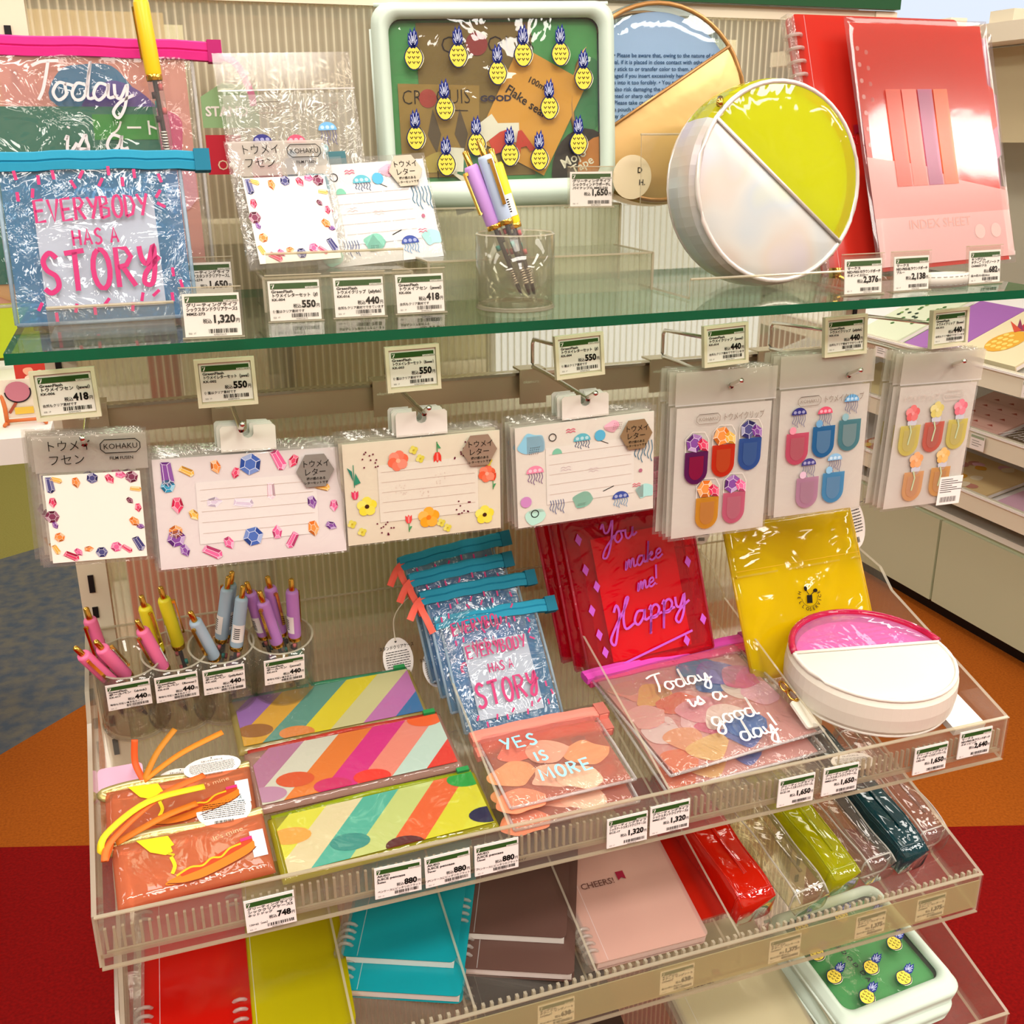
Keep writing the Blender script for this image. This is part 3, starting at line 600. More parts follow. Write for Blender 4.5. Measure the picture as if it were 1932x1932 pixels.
def art_jelly(m, X, Z, h):
    y = -.0022
    blob(m, X(.12), Z(.17), .0115, '#8cc8e2', 3, -.002); dots(m, X(.12), Z(.24), .005, y=y - .0003); m.ribbon(ring(X(.26), Z(.13), .0035, n=14) + [ring(X(.26), Z(.13), .0035, n=14)[0]], .0008, y, INK)
    waves(m, X(.39), Z(.08), .0045, '#d8486c', y); jelly(m, X(.47), Z(.2), .0085, '#5fb4c4', y); m.poly(ring(X(.6), Z(.17), .0055, n=14), y, ink('#58b0d4')); m.ribbon([(X(.6), Z(.22)), (X(.66), Z(.26))], .0006, y, INK)
    blob(m, X(.69), Z(.1), .006, '#f2b4c8', 5, -.002); dots(m, X(.72), Z(.1), .0045, '#7a2040', y); m.poly(ring(X(.29), Z(.3), .0048, .0055, 12, 0, pi, False), y, ink('#7cc0a4'))
    jelly(m, X(.13), Z(.46), .0085, '#e88aa8', y, '#6a3a7c', 1.9); m.poly(ring(X(.06), Z(.74), .0055, n=14), y, ink('#c888c0'))
    blob(m, X(.13), Z(.9), .0095, '#b4e2d4', 8, -.002); m.ribbon(ring(X(.12), Z(.87), .0036, n=14) + [ring(X(.12), Z(.87), .0036, n=14)[0]], .0009, y, INK)
    jelly(m, X(.28), Z(.76), .0085, '#4a78b0', y, '#3a4f86', 2.4, False); blob(m, X(.47), Z(.8), .0095, '#8cd0ba', 9, -.002); dots(m, X(.45), Z(.86), .004, y=y - .0003)
    m.ribbon([(X(.62), Z(.74)), (X(.66), Z(.72)), (X(.7), Z(.7))], .0008, y, INK); jelly(m, X(.75), Z(.84), .0085, '#3b4f9c', y, '#5b90b8', 1.6); waves(m, X(.87), Z(.72), .0042, '#d8486c', y)
    blob(m, X(.93), Z(.8), .008, '#a8dcd8', 11, -.002); jelly(m, X(.92), Z(.28), .011, '#3c6a9a', y, '#2c6a86', 2.8, False); m.poly(ring(X(.9), Z(.58), .002, n=8), y, ink('#b06a80'))
    for u, v in ((.35, .45), (.55, .5)): waves(m, X(u), Z(v), .005, '#e2d2d6', -.002)
l2 = letter_pack('front jewel letter pack, lilac sheet bordered with red and blue gems', (.16, -.145, 1.156), (-6, 2, 2), .158, .094, '#f0e6ea', art_jewel, '#8f8a84', (.845, .2), 'jewel letter packs')
stack(l2, 3, .0065, -.0015, lambda k: 'jewel letter pack, %s from the front on its hook' % ORD[k])
l3 = letter_pack('front flower letter pack, pale yellow sheet with tulips and pansies', (.312, -.145, 1.158), (1, -.5, -2), .142, .094, '#f4ecd6', art_flower, '#a4907c', (.86, .17), 'flower letter packs')
stack(l3, 3, .0065, -.0012, lambda k: 'flower letter pack, %s from the front on its hook' % ORD[k])
l4 = letter_pack('front jellyfish letter pack, white sheet with blue and pink jellyfish', (.471, -.145, 1.156), (1, -2.2, -2), .138, .098, '#f4f0e8', art_jelly, '#9a8260', (.86, .2), 'jellyfish letter packs')
stack(l4, 3, .0065, -.0012, lambda k: 'jellyfish letter pack, %s from the front on its hook' % ORD[k])
letter_pack('jellyfish letter pack leaning behind the sticky notes on the clear easel', (.302, -.06, 1.394), (-22, -3, 6), .12, .092, '#eef0f4', art_jelly, '#b6ad98', (.83, .12), 'jellyfish letter packs', False)

# ------------------------------------------------------------------ clip packs
def clip_pack(label, pos, rot, kind, group, w=.108, h=.171, back=False, bare=False):
    t = thing('clip_pack', label, 'clip pack', pos, rot, group)
    b = pillow(w, h, .004, BAG, .004, 8, 10); b.build('clear_bag', t, True)
    sheet_m = film('#f8f4ee', .9, '#fffaf4', .3, 0, 1) if not bare else film('#f1f1ea', .22, '#f1f1ea', .2, 0, 1)
    m = MB(); m.poly([(-w / 2 + .003, .003), (w / 2 - .003, .003), (w / 2 - .003, h - .036), (-w / 2 + .003, h - .036)], -.0008, sheet_m); m.build('backing_sheet', t)
    f = MB(); f.poly([(-w / 2, h - .033), (w / 2, h - .033), (w / 2, h - .001), (-w / 2, h - .001)], -.0026, film('#f8f4ec', .42 if not bare else .1, '#fffaf2', .12, 0, 1)); f.ribbon([(-w / 2, h - .033), (w / 2, h - .033)], .0012, -.0029, film('#ffffff', .5, '#ffffff'))
    f.build('header_strip', t)
    a = MB(); y = -.003; tz = h - .048; soft = ink('#8f8074') if not back else ink('#cdbfb4')
    s = -1 if back else 1
    octagon(a, s * -.019, tz, .026, .0095, soft, y, .0006); a.text('KOHAKU', s * -.019, tz - .0017, .005, y, soft, 'C'); a.text('トウメイクリップ', -.003 if not back else -.046, tz - .003, .0086, y, soft, 'L', 0, .68)
    sets = {'jewel': [('#6a2462', '#c02860', 'purple', 'red'), ('#d83a22', '#e86a3a', 'orange', 'gold'), ('#3a62ac', '#5a86c8', 'navy', 'purple'), ('#e0a038', '#e8b060', 'orange', 'red'), ('#d8708c', '#e498ac', 'purple', 'pink')],
            'jelly': [('#d8607c', '#e08898', '#2c2c78'), ('#2c78b4', '#7cb4dc', '#d8506c'), ('#5a94a0', '#a8c8cc', '#6cacdc'), ('#c898b4', '#dcb4c8', '#3c3a80'), ('#58a0d0', '#8cc0e0', '#88b8dc')],
            'flower': [('#e4d878', '#ece4a0', '#d86464'), ('#dc7868', '#e49888', '#cfc06a'), ('#e4d878', '#ece4a0', '#dc7080'), ('#e8b482', '#eec8a0', '#e09a60'), ('#e4b070', '#eac490', '#e0b060')]}[kind]
    spots = [(-.03, .058), (0, .0625), (.03, .0665), (-.015, .01), (.0155, .012)] if not back else [(-.031, .062), (0, .0635), (.031, .064), (-.017, .01), (.018, .012)]
    a.build('header_print', t)
    for (u, v), cs in zip(spots, sets):
        a = MB(); p = ring(u, v + .013, .0128, .013, 14, pi, 2 * pi, False); p += [(u + .0128, v + .033), (u - .0128, v + .033)]
        pk = [(u + (x - u) * .62, v + .016 + (z - v - .016) * .72) for x, z in p]
        a.poly(p, y, film(cs[0], .72, cs[0], .15, 0, 1)); a.poly(pk, y - .0003, film(cs[1], .5, cs[1], .15, 0, 1))
        if kind == 'jewel':
            gem(a, u - .003, v + .042, .0098, cs[2], 10 + 900 * u, 0, y - .0002); gem(a, u + .007, v + .039, .0072, cs[3], 40, 1, y - .0005); a.ribbon([(u - .0128, v + .033), (u - .013, v + .046), (u - .006, v + .053), (u + .008, v + .052), (u + .0128, v + .044), (u + .0128, v + .033)], .0006, y, ink('#e6dcd4'))
        elif kind == 'jelly': jelly(a, u, v + .046 + (.006 if abs(u) > .02 and v > .04 else 0), .0085, cs[2], y, '#5a5a86', 2.2); a.poly(ring(u - .006, v + .036, .004, n=10), y - .0002, ink(tint(cs[0], .3)))
        else:
            flower(a, u, v + .046, .0095, cs[2], y, 5, tint(cs[2], .3)); a.poly(ring(u + .001, v + .036, .006, .007, 10), y, ink('#c2c2cc')); a.ribbon([(u - .002, v + .034), (u + .001, v + .026), (u - .001, v + .012)], .0018, y - .0006, ink(tint('#8aa060', .4)))
        a.build('clip', t)
    if back:
        q = MB(); q.poly([(.019, .001), (.05, .001), (.05, .033), (.019, .033)], -.0036, PAPER, .0004)
        for k in range(7): q.ribbon([(.021, .03 - k * .0024), (.04 + .007 * ((k * 7) % 3 - .5), .03 - k * .0024)], .0007, -.0038, INK)
        for k in range(16): q.ribbon([(.023 + k * .0014, .004), (.023 + k * .0014, .010)], .0007 if k % 3 else .0004, -.0038, INK)
        q.build('barcode_sticker', t)
    return t
c5 = clip_pack('front jewel clip pack with purple, red and blue gem pockets', (.614, -.147, 1.12), (-1, .5, 1), 'jewel', 'jewel clip packs', .112)
stack(c5, 3, .0075, -.002, lambda k: 'jewel clip pack, %s from the front on its hook' % ORD[k])
c6 = clip_pack('front jellyfish clip pack with pink, blue and teal pockets', (.731, -.147, 1.128), (-1, -.8, -2), 'jelly', 'jellyfish clip packs', .108)
stack(c6, 3, .0075, -.002, lambda k: 'jellyfish clip pack, %s from the front on its hook' % ORD[k])
c7 = clip_pack('front flower clip pack turned backwards, bar code sticker at its corner', (.863, -.147, 1.12), (1, 1, 1), 'flower', 'flower clip packs', .105, .172, True)
stack(c7, 3, .0075, -.002, lambda k: 'flower clip pack, %s from the front on its hook' % ORD[k])
clip_pack('tall jellyfish clip pack standing behind the sticky notes on glass', (.244, -.045, 1.392), (-16, -2, 4), 'jelly', 'jellyfish clip packs', .122, .188, False, True)

# ------------------------------------------------------------------ hand lettering
def el(cx, cz, rx, rz, a0=100, a1=460, n=14): return [(cx + rx * cos(radians(a0 + (a1 - a0) * i / n)), cz + rz * sin(radians(a0 + (a1 - a0) * i / n))) for i in range(n + 1)]
CAPS = {'E': (.62, [[(.55, 1), (0, .97), (.03, 0), (.6, .04)], [(.02, .5), (.48, .52)]]), 'V': (.62, [[(0, 1), (.3, 0), (.6, 1)]]),
 'R': (.6, [[(0, 0), (0, 1), (.35, .97), (.5, .76), (.32, .55), (.02, .5)], [(.2, .5), (.56, 0)]]), 'Y': (.6, [[(0, 1), (.3, .5)], [(.62, 1), (.22, 0)]]),
 'B': (.55, [[(0, 0), (0, 1), (.36, .94), (.4, .68), (.02, .53), (.48, .42), (.46, .1), (0, 0)]]), 'O': (.62, [el(.3, .5, .28, .5)]), 'D': (.58, [[(0, 0), (0, 1), (.38, .88), (.54, .5), (.38, .1), (0, 0)]]),
 'H': (.6, [[(0, 1), (.02, 0)], [(.55, 1), (.55, 0)], [(0, .5), (.55, .5)]]), 'A': (.6, [[(0, 0), (.3, 1), (.58, 0)], [(.12, .35), (.48, .35)]]),
 'S': (.55, [catmull([(.5, .86), (.28, 1), (.06, .82), (.14, .58), (.42, .4), (.46, .14), (.2, 0), (0, .12)], 5)]), 'T': (.66, [[(0, .96), (.66, 1)], [(.34, .98), (.32, 0)]]),
 'y': (.66, [catmull([(0, 1), (.06, .66), (.25, .55), (.5, 1), (.46, .4), (.3, .02), (.06, .06), (.16, .34), (.66, .7)], 5)])}
SCR = {'o': (.48, [[(.33, .4), (.13, .44), (0, .2), (.14, 0), (.33, .14), (.3, .4), (.52, .36)]]), 'd': (.55, [[(.35, .38), (.12, .43), (0, .17), (.13, 0), (.34, .16), (.44, 1), (.39, .12), (.56, .06)]]),
 'a': (.52, [[(.35, .38), (.12, .43), (0, .17), (.13, 0), (.32, .18), (.37, .42), (.38, .08), (.56, .1)]]), 'y': (.5, [[(0, .42), (.04, .12), (.18, .06), (.34, .42), (.3, -.15), (.14, -.46), (0, -.3), (.18, -.04), (.52, .14)]]),
 'i': (.3, [[(0, .3), (.06, .42), (.06, .06), (.16, .02), (.3, .24)], [(.06, .62), (.08, .66)]]), 's': (.36, [[(0, .04), (.2, .44), (.24, .3), (.3, .1), (.12, 0), (0, .08), (.34, .06)]]),
 'g': (.5, [[(.35, .38), (.12, .43), (0, .17), (.13, 0), (.33, .18), (.36, .4), (.33, -.25), (.15, -.46), (0, -.3), (.18, -.04), (.52, .14)]]), 'u': (.52, [[(0, .42), (.02, .12), (.14, 0), (.3, .14), (.35, .42), (.35, .06), (.54, .14)]]),
 'm': (.6, [[(0, 0), (.05, .42), (.05, .04), (.16, .42), (.24, .36), (.24, .05), (.36, .42), (.44, .36), (.45, .05), (.62, .1)]]), 'k': (.44, [[(0, 0), (.1, .98), (.03, .14), (.22, .42), (.28, .3), (.08, .22), (.26, .02), (.46, .1)]]),
 'e': (.36, [[(0, .18), (.26, .26), (.22, .43), (.06, .36), (.03, .1), (.16, 0), (.38, .12)]]), 'p': (.46, [[(0, .34), (.07, .42), (.02, -.46), (.08, .3), (.24, .43), (.36, .26), (.26, .03), (.1, .06), (.46, .1)]]),
 'T': (.5, [[(-.05, .86), (.2, .97), (.62, 1)], [(.36, .97), (.26, .3), (.14, 0)]]), 'Y': (.62, [[(0, .8), (.1, .98), (.18, .6), (.36, .6), (.56, 1), (.46, .1), (.26, -.44), (.06, -.4), (.2, -.06), (.64, .34)]]),
 'H': (.74, [[(.02, .7), (.12, .9), (.22, .6), (.12, .0), (.02, -.36), (-.12, -.14), (.1, .26), (.44, .74), (.56, 1), (.46, .96), (.36, .4), (.44, .02), (.74, .1)]]), '!': (.2, [[(.06, 1), (.05, .3)], [(.05, .04), (.06, .0)]]), ' ': (.3, [])}
def width_of(s, F, gap): return sum(F[c][0] + gap if c != ' ' else .42 for c in s) - gap
def letter(mb, s, F, x, z, size, w, m, y=-.003, gap=.14, al='C', slope=0, smooth=0, shear=0, sx=1):
    cx = x - (width_of(s, F, gap) * size * sx / 2 if al == 'C' else 0); u = 0
    for c in s:
        if c == ' ': u += .42; continue
        for st in F[c][1]:
            p = [(cx + (u + a + shear * b) * size * sx, z + b * size + slope * (u + a) * size) for a, b in st]
            mb.ribbon(p, w, y, m, smooth)
        u += F[c][0] + gap

# ------------------------------------------------------------------ zip pouches
def zip_bar(t, w, h, col, x_over=.02, hh=.0135, sag=.002, name='zip_band'):
    c = solid(col, .65, spec=.15, bump=.25, bscale=90); b = MB(); n = 14; x0, x1 = -w / 2 - .006, w / 2 + x_over; vs = []; fs = []
    sec = [(-.0035, 0), (-.0045, hh * .45), (-.003, hh * .52), (-.0042, hh * .6), (-.0038, hh), (0, hh * 1.12), (.0038, hh), (.0045, hh * .5), (.0035, 0)]
    for i in range(n + 1):
        x = x0 + (x1 - x0) * i / n; d = -sag * (2 * i / n - 1) ** 2 + .0005 * sin(i * 1.7)
        vs += [(x, yy, h - .004 + zz + d) for yy, zz in sec]
    k = len(sec)
    for i in range(n): fs += [(i * k + j, i * k + (j + 1) % k, (i + 1) * k + (j + 1) % k, (i + 1) * k + j) for j in range(k)]
    fs += [tuple(range(k)), tuple(range(n * k + k - 1, n * k - 1, -1))]
    b.add(vs, fs, c); o = b.build(name, t); e = MB(); e.box((x1 - .004, 0, h + .002), (.012, .0105, hh * 1.25), solid(tint(col, -.2), .65, spec=.15)); e.build('zip_end_tab', o); return o
def seam(t, w, h, m):
    b = MB()
    for x in (-w / 2, w / 2): b.tube([(x, 0, .002), (x * 1.004, -.001, h * .5), (x, 0, h - .004)], .0016, m, 6)
    b.tube([(-w / 2, 0, .002), (0, -.001, .0015), (w / 2, 0, .002)], .0016, m, 6); b.build('side_seam', t, True)
def story_pouch(label, loc, rot, w, h, group=None, zip_over=.022, ribbon=False):
    t = thing('zip_pouch', label, 'pouch', loc, rot, group); blue = film('#74bdea', .42, '#5aaef0', .05, 1.0, 34, 1.2); k = w / .133
    body = pillow(w, h, .008, PVC, .012, wave=.0008, seed=3).build('clear_body', t, True)
    b = MB(); e = .012 * k
    b.poly([(-w / 2 + .002, .002), (w / 2 - .002, .002), (w / 2 - .002, h), (-w / 2 + .002, h)], .001, blue); b.build('tinted_back', t)
    i = MB(); i.poly([(-w * .33, h * .1), (w * .33, h * .1), (w * .33, h * .79), (-w * .33, h * .79)], -.0005, solid('#b9c6da', .5), .001); i.build('insert_card', t)
    a = MB(); pk = solid('#bc1566', .4); y = -.0055
    letter(a, 'EVERYBODY', CAPS, -.002 * k, h * .64, .0165 * k, .0022 * k, pk, y, .18, slope=.03, sx=.72); letter(a, 'HAS A', CAPS, -.002 * k, h * .49, .0115 * k, .0017 * k, pk, y, .24, slope=.04, sx=.82)
    letter(a, 'STORy', CAPS, 0, h * .2, .03 * k, .0038 * k, pk, y, .22, slope=.03, sx=.72)
    for u, v, d in ((.1, .93, 10), (.22, .9, 0), (.3, .93, 5), (.45, .93, -30), (.4, .87, 25), (.55, .88, -30), (.6, .95, 0), (.67, .88, 0), (.74, .93, 0), (.88, .9, 15), (.86, .8, -35), (.87, .73, 60), (.1, .8, 0), (.18, .82, -10), (.14, .12, -30), (.22, .05, 0),
                    (.33, .1, -15), (.43, .08, 0), (.5, .13, -40), (.64, .09, -10), (.7, .15, -15), (.78, .17, -50), (.87, .14, 0), (.93, .22, 10), (.89, .3, 0)):
        p = rot2([(-.0012 * k, -.0035 * k), (.0012 * k, -.0035 * k), (.0012 * k, .0035 * k), (-.0012 * k, .0035 * k)], d); a.poly([(q + (u - .5) * w, r + v * h) for q, r in p], y, pk)
    a.build('printed_lettering', body); zb = zip_bar(t, w, h, '#2b93b4', zip_over); seam(t, w, h, film('#d6ecf8', .45, '#cfe6f6', .05, .6, 60))
    if ribbon:
        r = MB(); c = solid('#f2604e', .6)
        r.tube(catmull([(-w / 2, 0, h + .004), (-w / 2 - .008, -.004, h - .006), (-w / 2 - .006, -.008, h - .022), (-w / 2 - .002, -.006, h - .036)], 5), .0042, c, 6, flat=.25); r.tube(catmull([(-w / 2, -.002, h + .003), (-w / 2 - .012, -.004, h - .004), (-w / 2 - .022, -.002, h - .018)], 5), .0042, c, 6, flat=.25); r.build('pull_ribbon', zb)
    return t
story_pouch('big blue story zip pouch with teal zip on the glass shelf easel', (.066, -.133, GT + .003), (-14, 0, 1), .133, .121)
es = thing('display_easel', 'clear bent easel with front lip under the big blue story pouch', 'stand', (.07, -.1475, GT + .0006))
def easel(t, w, lip, depth, back_h, m=ACRYL, lean=.25):
    b = MB(); pr = [(-depth / 2, lip), (-depth / 2, 0), (depth / 2, 0), (depth / 2 + back_h * lean, back_h)]; th = .0022
    for (y0, z0), (y1, z1) in zip(pr, pr[1:]):
        l = math.hypot(y1 - y0, z1 - z0); ny, nz = -(z1 - z0) / l * th, (y1 - y0) / l * th
        vs = [(sx * w / 2, y, z) for sx in (-1, 1) for y, z in ((y0, z0), (y1, z1), (y1 + ny, z1 + nz), (y0 + ny, z0 + nz))]
        b.add(vs, [(0, 4, 5, 1), (2, 6, 7, 3)], m); b.add(vs, [(0, 1, 2, 3), (4, 7, 6, 5)], ACRYL_EDGE)
    for y, z in (pr[0], pr[-1]): b.tube([(-w / 2, y, z), (w / 2, y, z)], .0012, ACRYL_EDGE, 6)
    b.build('bent_sheet', t)
easel(es, .088, .024, .085, .05)

def script_pouch(label, loc, rot, w, h, zipc, group=None, note=False, inner='card', full=True):
    t = thing('zip_pouch', label, 'pouch', loc, rot, group); k = w / .2
    body = pillow(w, h, .01, PVC, .014, wave=.0011, seed=5).build('clear_body', t, True)
    d = MB(); y = .0015; r = random.Random(11); d.poly([(-w / 2 + .006, .004), (w / 2 - .006, .004), (w / 2 - .006, h - .004), (-w / 2 + .006, h - .004)], y + .0006, film('#fac6c0', .7, '#f8b4ac', .1, 0, 1))
    for i, c in enumerate(['#ee7a4e', '#f4c0c0', '#2a5fae', '#f09a84', '#e04a78', '#f6e2d4', '#f0b060', '#5a6cc0', '#f4b4c4', '#e86a4a', '#3a86b8', '#f4d6d0', '#ee94a0', '#6a5ab8', '#f2a070', '#f8dccc', '#e0588a', '#f0c070', '#3f6fc0', '#f3b0a4']):
        u, v = ((i * .37) % 1 - .5) * w * .8, (.1 + (i * .23 + .07 * (i % 3)) % .8) * h; p = catmull([(u + w * .13 * (.7 + .6 * r.random()) * cos(2 * pi * q / 7), v + h * .11 * (.7 + .6 * r.random()) * sin(2 * pi * q / 7)) for q in range(7)], 4)
        d.poly(clip(p, -w / 2 + .007, .005, w / 2 - .007, h - .005), y - .00008 * i, film(tint(c, .3), .8, tint(c, .15), .15, 0, 1))
    d.build('brushed_pattern', t)
    if note:
        g = MB(); g.poly([(-w * .33, .02), (w * .36, .02), (w * .36, h * .79), (-w * .33, h * .79)], -.001, solid('#1f6b54', .45), .002); g.poly([(w * .14, h * .66), (w * .36, h * .66), (w * .36, h * .76), (w * .14, h * .76)], -.0014, solid('#2c8a2c', .5))
        g.text('ノート', w * .19, h * .682, .014, -.0018, solid('#f4f2ea', .5), 'L', 1); g.build('green_notebook', t)
    a = MB(); m = solid('#f4eef0', .15, metal=.25, spec=.8) if note else solid('#f8f4f0', .3); y = -.0078
    for s, u, v in ((('Today', .12, .81), ('is a', .14, .61), ('good', .17, .4), ('day!', .2, .18)) if note else (('Today', -.05, .66), ('is a', 0, .46), ('good', .06, .25), ('day!', .12, .07))):
        letter(a, s, SCR, u * w, h * v, .031 if note else .03 * k, (.0025 if note else .0026 * k), m, y, .0, smooth=4, shear=.15)
    if full: a.build('glitter_lettering', body)
    zip_bar(t, w, h, zipc, .024, .0145); seam(t, w, h, film('#ffffff', .35, '#ffffff', .05, .6, 60)); return t
ts = script_pouch('large clear zip pouch with magenta zip and green notebook at the glass shelf corner', (.036, -.012, GT + .002), (-7, 0, 0), .242, .208, '#dc2f86', None, True)
b = MB(); b.tube(catmull([(.143, -.002, .207), (.158, -.004, .2), (.168, -.004, .178), (.17, -.003, .165)], 6), .0035, solid('#d84a98', .6), 6, flat=.3); b.build('pull_ribbon', ts)

# ------------------------------------------------------------------ pens
def pen(label, col, loc, top, group, spin=0, sticker=True, art=('#3a2a2a', '#d86a6a', '#3aa8a0')):
    """retractable pen from its tip at loc to its button at top"""
    d = Vector(top) - Vector(loc); t = thing('ballpoint_pen', label, 'pen', loc, group=group)
    t.rotation_mode = 'QUATERNION'; t.rotation_quaternion = d.to_track_quat('Z', 'Y') @ Matrix.Rotation(radians(spin), 3, 'Z').to_quaternion(); q = d.length / .142
    t.scale = (1.22, 1.22, q)
    b = MB(); b.lathe([(.0004, 0), (.0012, .004), (.0032, .014), (.0046, .022), (.005, .07)], film('#f4f2f0', .08, '#ffffff', .05, 0, 1), 12); b.build('clear_barrel', t, True)
    b = MB(); b.lathe([(.0009, .006), (.0016, .012), (.0016, .075)], solid('#2a2524', .4), 8); 
    for k in range(7): b.lathe([(.0021, .016 + k * .0022), (.0026, .0168 + k * .0022), (.0021, .0176 + k * .0022)], CHROME, 8)
    for k in range(5): b.box((.003 * cos(k * 2.1), .003 * sin(k * 2.1), .04 + k * .006), (.0022, .0022, .005), ink(art[k % 3]))
    b.build('ink_refill', t, True)
    b = MB(); b.lathe([(.0052, .069), (.0054, .07), (.0054, .073), (.0052, .0735)], GOLD, 14); b.build('gold_ring', t, True); b = MB(); b.lathe([(.0024, .126), (.0022, .141), (.0014, .142), (0, .142)], GOLD, 10); b.build('gold_button', t, True)
    b = MB(); b.lathe([(.005, .073), (.0054, .075), (.0052, .126), (.0044, .1285), (.0, .1285)], solid(col, .35), 14); gs_ = b.build('grip_sleeve', t, True)
    b = MB(); b.box((0, -.0074, .105), (.0024, .0008, .038), GOLD); b.box((0, -.006, .123), (.0026, .003, .003), GOLD); b.tube([(-.001, -.007, .0865), (.001, -.007, .0865)], .0011, GOLD, 6); b.build('pocket_clip', gs_)
    if sticker:
        b = MB(); vs = [(.0056 * cos(a), .0056 * sin(a), z) for z in (.08, .1) for a in [radians(20 + 14 * i) for i in range(9)]]; b.add(vs, [(i, i + 1, i + 10, i + 9) for i in range(8)], PAPER)
        for i in range(6):
            vs = [(.0057 * cos(a), .0057 * sin(a), z) for z in (.084 + i * .0022, .085 + i * .0022) for a in [radians(40 + 10 * j) for j in range(6)]]; b.add(vs, [(j, j + 1, j + 7, j + 6) for j in range(5)], INK)
        b.build('barcode_sticker', gs_)
    return t
def cup(label, loc, rot, r, h, group=None):
    t = thing('pen_cup', label, 'cup', loc, rot, group); b = MB()
    b.lathe([(0, .004), (r - .003, .004), (r - .002, .006), (r - .0016, h), (r, h), (r + .0002, .001), (r - .001, 0), (0, 0)], film('#f2f1ea', .045, '#f2f0e6', .03, 0, 1, 1.1), 36); b.build('wall', t, True)
    b = MB(); b.lathe([(r - .0018, h), (r - .0008, h + .0012), (r + .0004, h)], ACRYL_EDGE, 36); b.build('rim', t, True); b = MB(); b.lathe([(r - .001, 0), (r + .0008, .001), (r - .001, .004)], ACRYL_EDGE, 36); b.build('base_ring', t, True); return t
cup('clear pen cup standing on the glass shelf before the mint pouch', (.396, -.155, GT), (0, 0, 0), .0335, .062)
PG = 'ballpoint pens in the glass shelf cup'
pen('lilac pen with gold clip leaning in the glass shelf cup', '#c596dc', (.404, -.153, GT + .006), (.359, -.135, 1.49), PG, 40)
pen('pale blue pen in the middle of the glass shelf cup', '#b4c6de', (.41, -.158, GT + .005), (.37, -.14, 1.499), PG, 120, False)
pen('yellow pen with white sticker in the glass shelf cup', '#f0dc28', (.416, -.153, GT + .005), (.38, -.14, 1.492), PG, -70)
pen('yellow pen with long gold clip hooked over the magenta zip pouch', '#f0c818', (.128, -.034, 1.475), (.118, -.024, 1.622), None, 0, False)

# ------------------------------------------------------------------ risers and clear stands on the glass
def riser(label, x0, x1, y0, y1, z0, z1):
    t = thing('display_riser', label, 'stand', ((x0 + x1) / 2, (y0 + y1) / 2, z0)); w, d, h = x1 - x0, y1 - y0, z1 - z0; b = MB(); c = film('#eef0e2', .2, '#eef0de', .05, 0, 1)
    b.box((0, 0, h - .0015), (w, d, .003), c); b.box((0, -d / 2 + .0015, h / 2 - .0015), (w, .003, h - .003), c)
    for s in (-1, 1): b.box((s * (w / 2 - .0015), 0, h / 2 - .0015), (.003, d - .006, h - .003), ACRYL)
    b.build('bent_sheet', t); e = MB()
    e.box((0, -d / 2 - .0003, h), (w, .0022, .0016), ACRYL_EDGE)
    for s in (-1, 1): e.box((s * w / 2, -d / 2 - .0003, h / 2), (.0022, .0022, h), ACRYL_EDGE); e.box((s * w / 2, 0, h), (.0022, d, .0016), ACRYL_EDGE)
    e.build('edge', t)
riser('tall clear riser block under the mint pineapple pouch', .345, .562, -.006, .062, GT, 1.4365)
riser('low clear riser step in front of the tall riser block', .335, .555, -.097, -.01, GT, 1.397)
te = thing('display_easel', 'clear easel with front lip holding the sticky notes on glass', 'stand', (.253, -.07, GT + .0286)); easel(te, .118, .019, .06, .07)
riser('low clear block under the easel of the sticky notes', .19, .318, -.104, -.035, GT, GT + .028)
ye = thing('display_easel', 'clear easel with wide base holding the yellow round pouch', 'stand', (.638, -.12, GT + .0006)); easel(ye, .165, .018, .105, .14, ACRYL_DIV, .04)
be = thing('display_riser', 'clear block hidden behind the yellow round pouch under the gold one', 'stand', (.62, .03, GT)); b = MB()
b.box((0, 0, .036), (.11, .05, .072), ACRYL_DIV); b.build('block', be)

